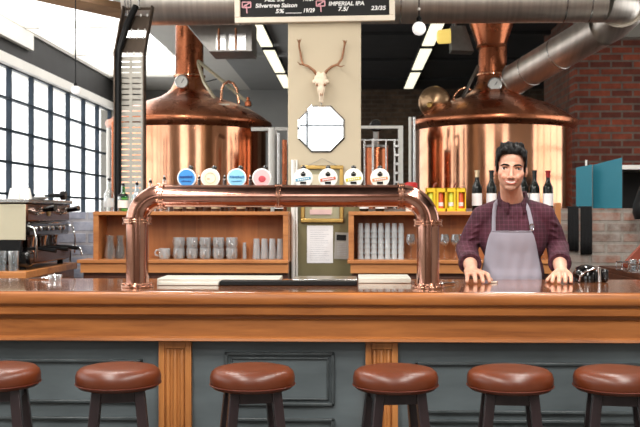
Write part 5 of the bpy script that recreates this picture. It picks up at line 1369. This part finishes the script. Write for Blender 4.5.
m.caps(T(-.055, .005, 1.424), sh_l + Vector((0, 0, -.008)), .062, .058); m.caps(T(.055, .005, 1.424), sh_r + Vector((0, 0, -.008)), .062, .058)
m.ell(T(0, -.03, 1.40), .10, .075, .075); m.caps(nb + Vector((0, .01, -.03)), nb + Vector((0, .012, -.012)), .069, .064)
cuffs = []
for a, e, w, s in ((sh_l, el_l, wr_l, -1), (sh_r, el_r, wr_r, 1)):
    m.caps(a + Vector((0, 0, -.008)), a.lerp(e, .5) + Vector((s * .006, 0, 0)), .056, .053); m.caps(a.lerp(e, .5) + Vector((s * .006, 0, 0)), e, .053, .053)
    cu = e.lerp(w, .60); m.caps(e, cu, .056, .049); cuffs.append((cu, (w - e).normalized()))
    for q_ in range(4):
        f = .25 + .2 * q_; p = a.lerp(e, f); m.ell(p + Vector((s * random.uniform(-.02, .02), -.035, 0)), .035, .03, .010, 12, 8, Matrix.Rotation(s * .5, 3, 'Y'))
shirt = blob('shirt', m, shm, bt, .005, 4, .5)
for cu, d in cuffs:
    MB().lathe([(.046, -.02), (.052, -.018), (.0545, 0), (.0545, .026), (.050, .030), (.044, .028)], cu + d * .006, 28, d).build('rolled_cuff', shm, bt, smooth=60)
sb = bvh(shirt)
# open collar
vs = []; fs = []; n = 28
for i in range(n + 1):
    a = math.radians(-62 + (360 - 56) * i / n) if False else math.radians(-90 + 24 + (360 - 48) * i / n)
    fr_ = min(i, n - i) / n
    dip = max(0, 1 - fr_ * 5)
    ri, ro = .060 + .002 * dip, .082 + .008 * dip
    zi, zo = 1.512 - .058 * dip ** 1.3, 1.462 - .058 * dip
    ctr = nb + Vector((0, .012, 0))
    dy = -.016 * dip
    vs += [Vector((ctr.x + ri * math.cos(a), ctr.y + ri * math.sin(a) * 1.02 + dy, zi)), Vector((ctr.x + (ri + .007) * math.cos(a), ctr.y + (ri + .007) * math.sin(a) + dy - .002, zi + .006)), Vector((ctr.x + ro * math.cos(a), ctr.y + ro * math.sin(a) + dy * 1.6, zo))]
for i in range(n):
    for j in range(2): fs.append((i * 3 + j, i * 3 + j + 1, i * 3 + 3 + j + 1, i * 3 + 3 + j))
MB().add(vs, fs).build('collar', shm, bt, smooth=70, solid=.004)
def onshirt(x, z, dy, fall=None):
    h = sb.ray_cast(Vector((x, TYP - .6, z)), Vector((0, 1, 0)), 1.2)
    return Vector((x, (h[0].y if h[0] else TYP) - dy, z))
m = MB(); m.tube([onshirt(tc.x - .003, z, .001) for z in (1.425, 1.40, 1.37, 1.34, 1.32)], .012, 8, flat=.25, up=(0, 1, 0))
m.build('placket', shm, bt, smooth=70)
for z in (1.415, 1.375, 1.34):
    p = onshirt(tc.x - .003, z, .0045); MB().lathe([(0, -.0015), (.0052, -.0015), (.0052, .0015), (0, .0015)], p, 12, (0, 1, 0)).build('button', shm, bt)
# apron
apm = mat('apron', S(145, 140, 151), .9, 0, .05, 7, (1, 1, .5), .12)
zt_, zb2_ = PZ(230.5, 4.58, 511), .62
top_l, top_r = P(492.5, 230, 4.58).x, P(531.5, 230.5, 4.58).x; bot_l, bot_r = P(482.5, 276, 4.6).x, P(542.5, 276, 4.6).x
nx, nz = 36, 44; vs = []; fs = []
Yf = min(onshirt(tc.x + dx, 1.2, 0).y for dx in (-.03, 0, .03))
for j in range(nz + 1):
    z = zt_ + (zb2_ - zt_) * j / nz
    f = min(1.0, max(0.0, (zt_ - z) / .21)); f = f ** .62
    xl_, xr_ = top_l + (bot_l - top_l) * f, top_r + (bot_r - top_r) * f
    for i in range(nx + 1):
        x = xl_ + (xr_ - xl_) * i / nx; u_ = (x - tc.x) / .16
        y = TYP - .121 * math.sqrt(max(.05, 1 - .72 * u_ * u_))
        if z > 1.12:
            p = onshirt(x, z, .007); y = min(y + .012, p.y)
        y -= .0045 * math.sin(x * 55 + z * 14) * min(1, j / 10) + .003 * math.sin(x * 110 - z * 25) * min(1, j / 12)
        vs.append((x, y - .002, z))
for j in range(nz):
    for i in range(nx): fs.append((j * (nx + 1) + i, j * (nx + 1) + i + 1, (j + 1) * (nx + 1) + i + 1, (j + 1) * (nx + 1) + i))
ap = MB().add(vs, fs).build('apron', apm, bt, smooth=80, solid=.004)
s_ = ap.modifiers.new('s', 'SMOOTH'); s_.iterations = 4
MB().tube([Vector(vs[i]) + Vector((0, -.002, -.004)) for i in range(nx + 1)], .005, 8, flat=.5).build('apron_hem', apm, ap)
def strap(pts, w=.0105):
    q_ = []
    for (x, y) in pts:
        p = P(x, y, 4.62); q_.append(onshirt(p.x, p.z, .006))
    return q_
stl = strap([(493.3, 231), (493.6, 224), (494.2, 217), (495, 210), (496.4, 204)]); str_ = strap([(530.6, 231), (530.4, 223), (529.3, 216), (527.8, 209), (526, 203)])
back = [Vector((nb.x - .048, nb.y + .058, 1.488)), Vector((nb.x, nb.y + .082, 1.492)), Vector((nb.x + .048, nb.y + .058, 1.488))]
l_up = [Vector((nb.x - .067, nb.y + .005, 1.480))]; r_up = [Vector((nb.x + .067, nb.y + .005, 1.480))]
MB().tube(stl + l_up + back + r_up + list(reversed(str_)), .0095, 8, flat=.3, up=(0, -1, 0)).build('neck_strap', apm, ap, smooth=70)
p = onshirt(P(530.5, 227, 4.62).x, P(530.5, 227, 4.62).z, .012)
MB().tube([p + Vector((.010 * math.cos(a), 0, .015 * math.sin(a))) for a in [2 * PI * i / 20 for i in range(21)]], .0025, 8).build('strap_ring', M['chrome'], ap)
# trousers and shoes
m = MB(); m.ell(T(0, .025, .93), .172, .122, .11, 24, 14)
for s in (-1, 1): m.caps(T(s * .085, .03, .88), T(s * .10, .04, .50), .096, .07); m.caps(T(s * .10, .04, .50), T(s * .11, .085, .10), .07, .056)
blob('trousers', m, mat('denim', S(40, 44, 58), .9, 0, .2, 12), bt, .008, 4)
for s in (-1, 1):
    mm = MB(); mm.ell(T(s * .112, .07, .055), .046, .07, .055, 18, 12); mm.ell(T(s * .128, -.06, .042), .047, .105, .041, 18, 12); mm.box(tc.x + s * .12 - .045, tc.x + s * .12 + .045, TYP - .15, TYP + .12, .001, .02)
    blob('shoe', mm, M['black'], bt, .006, 3)
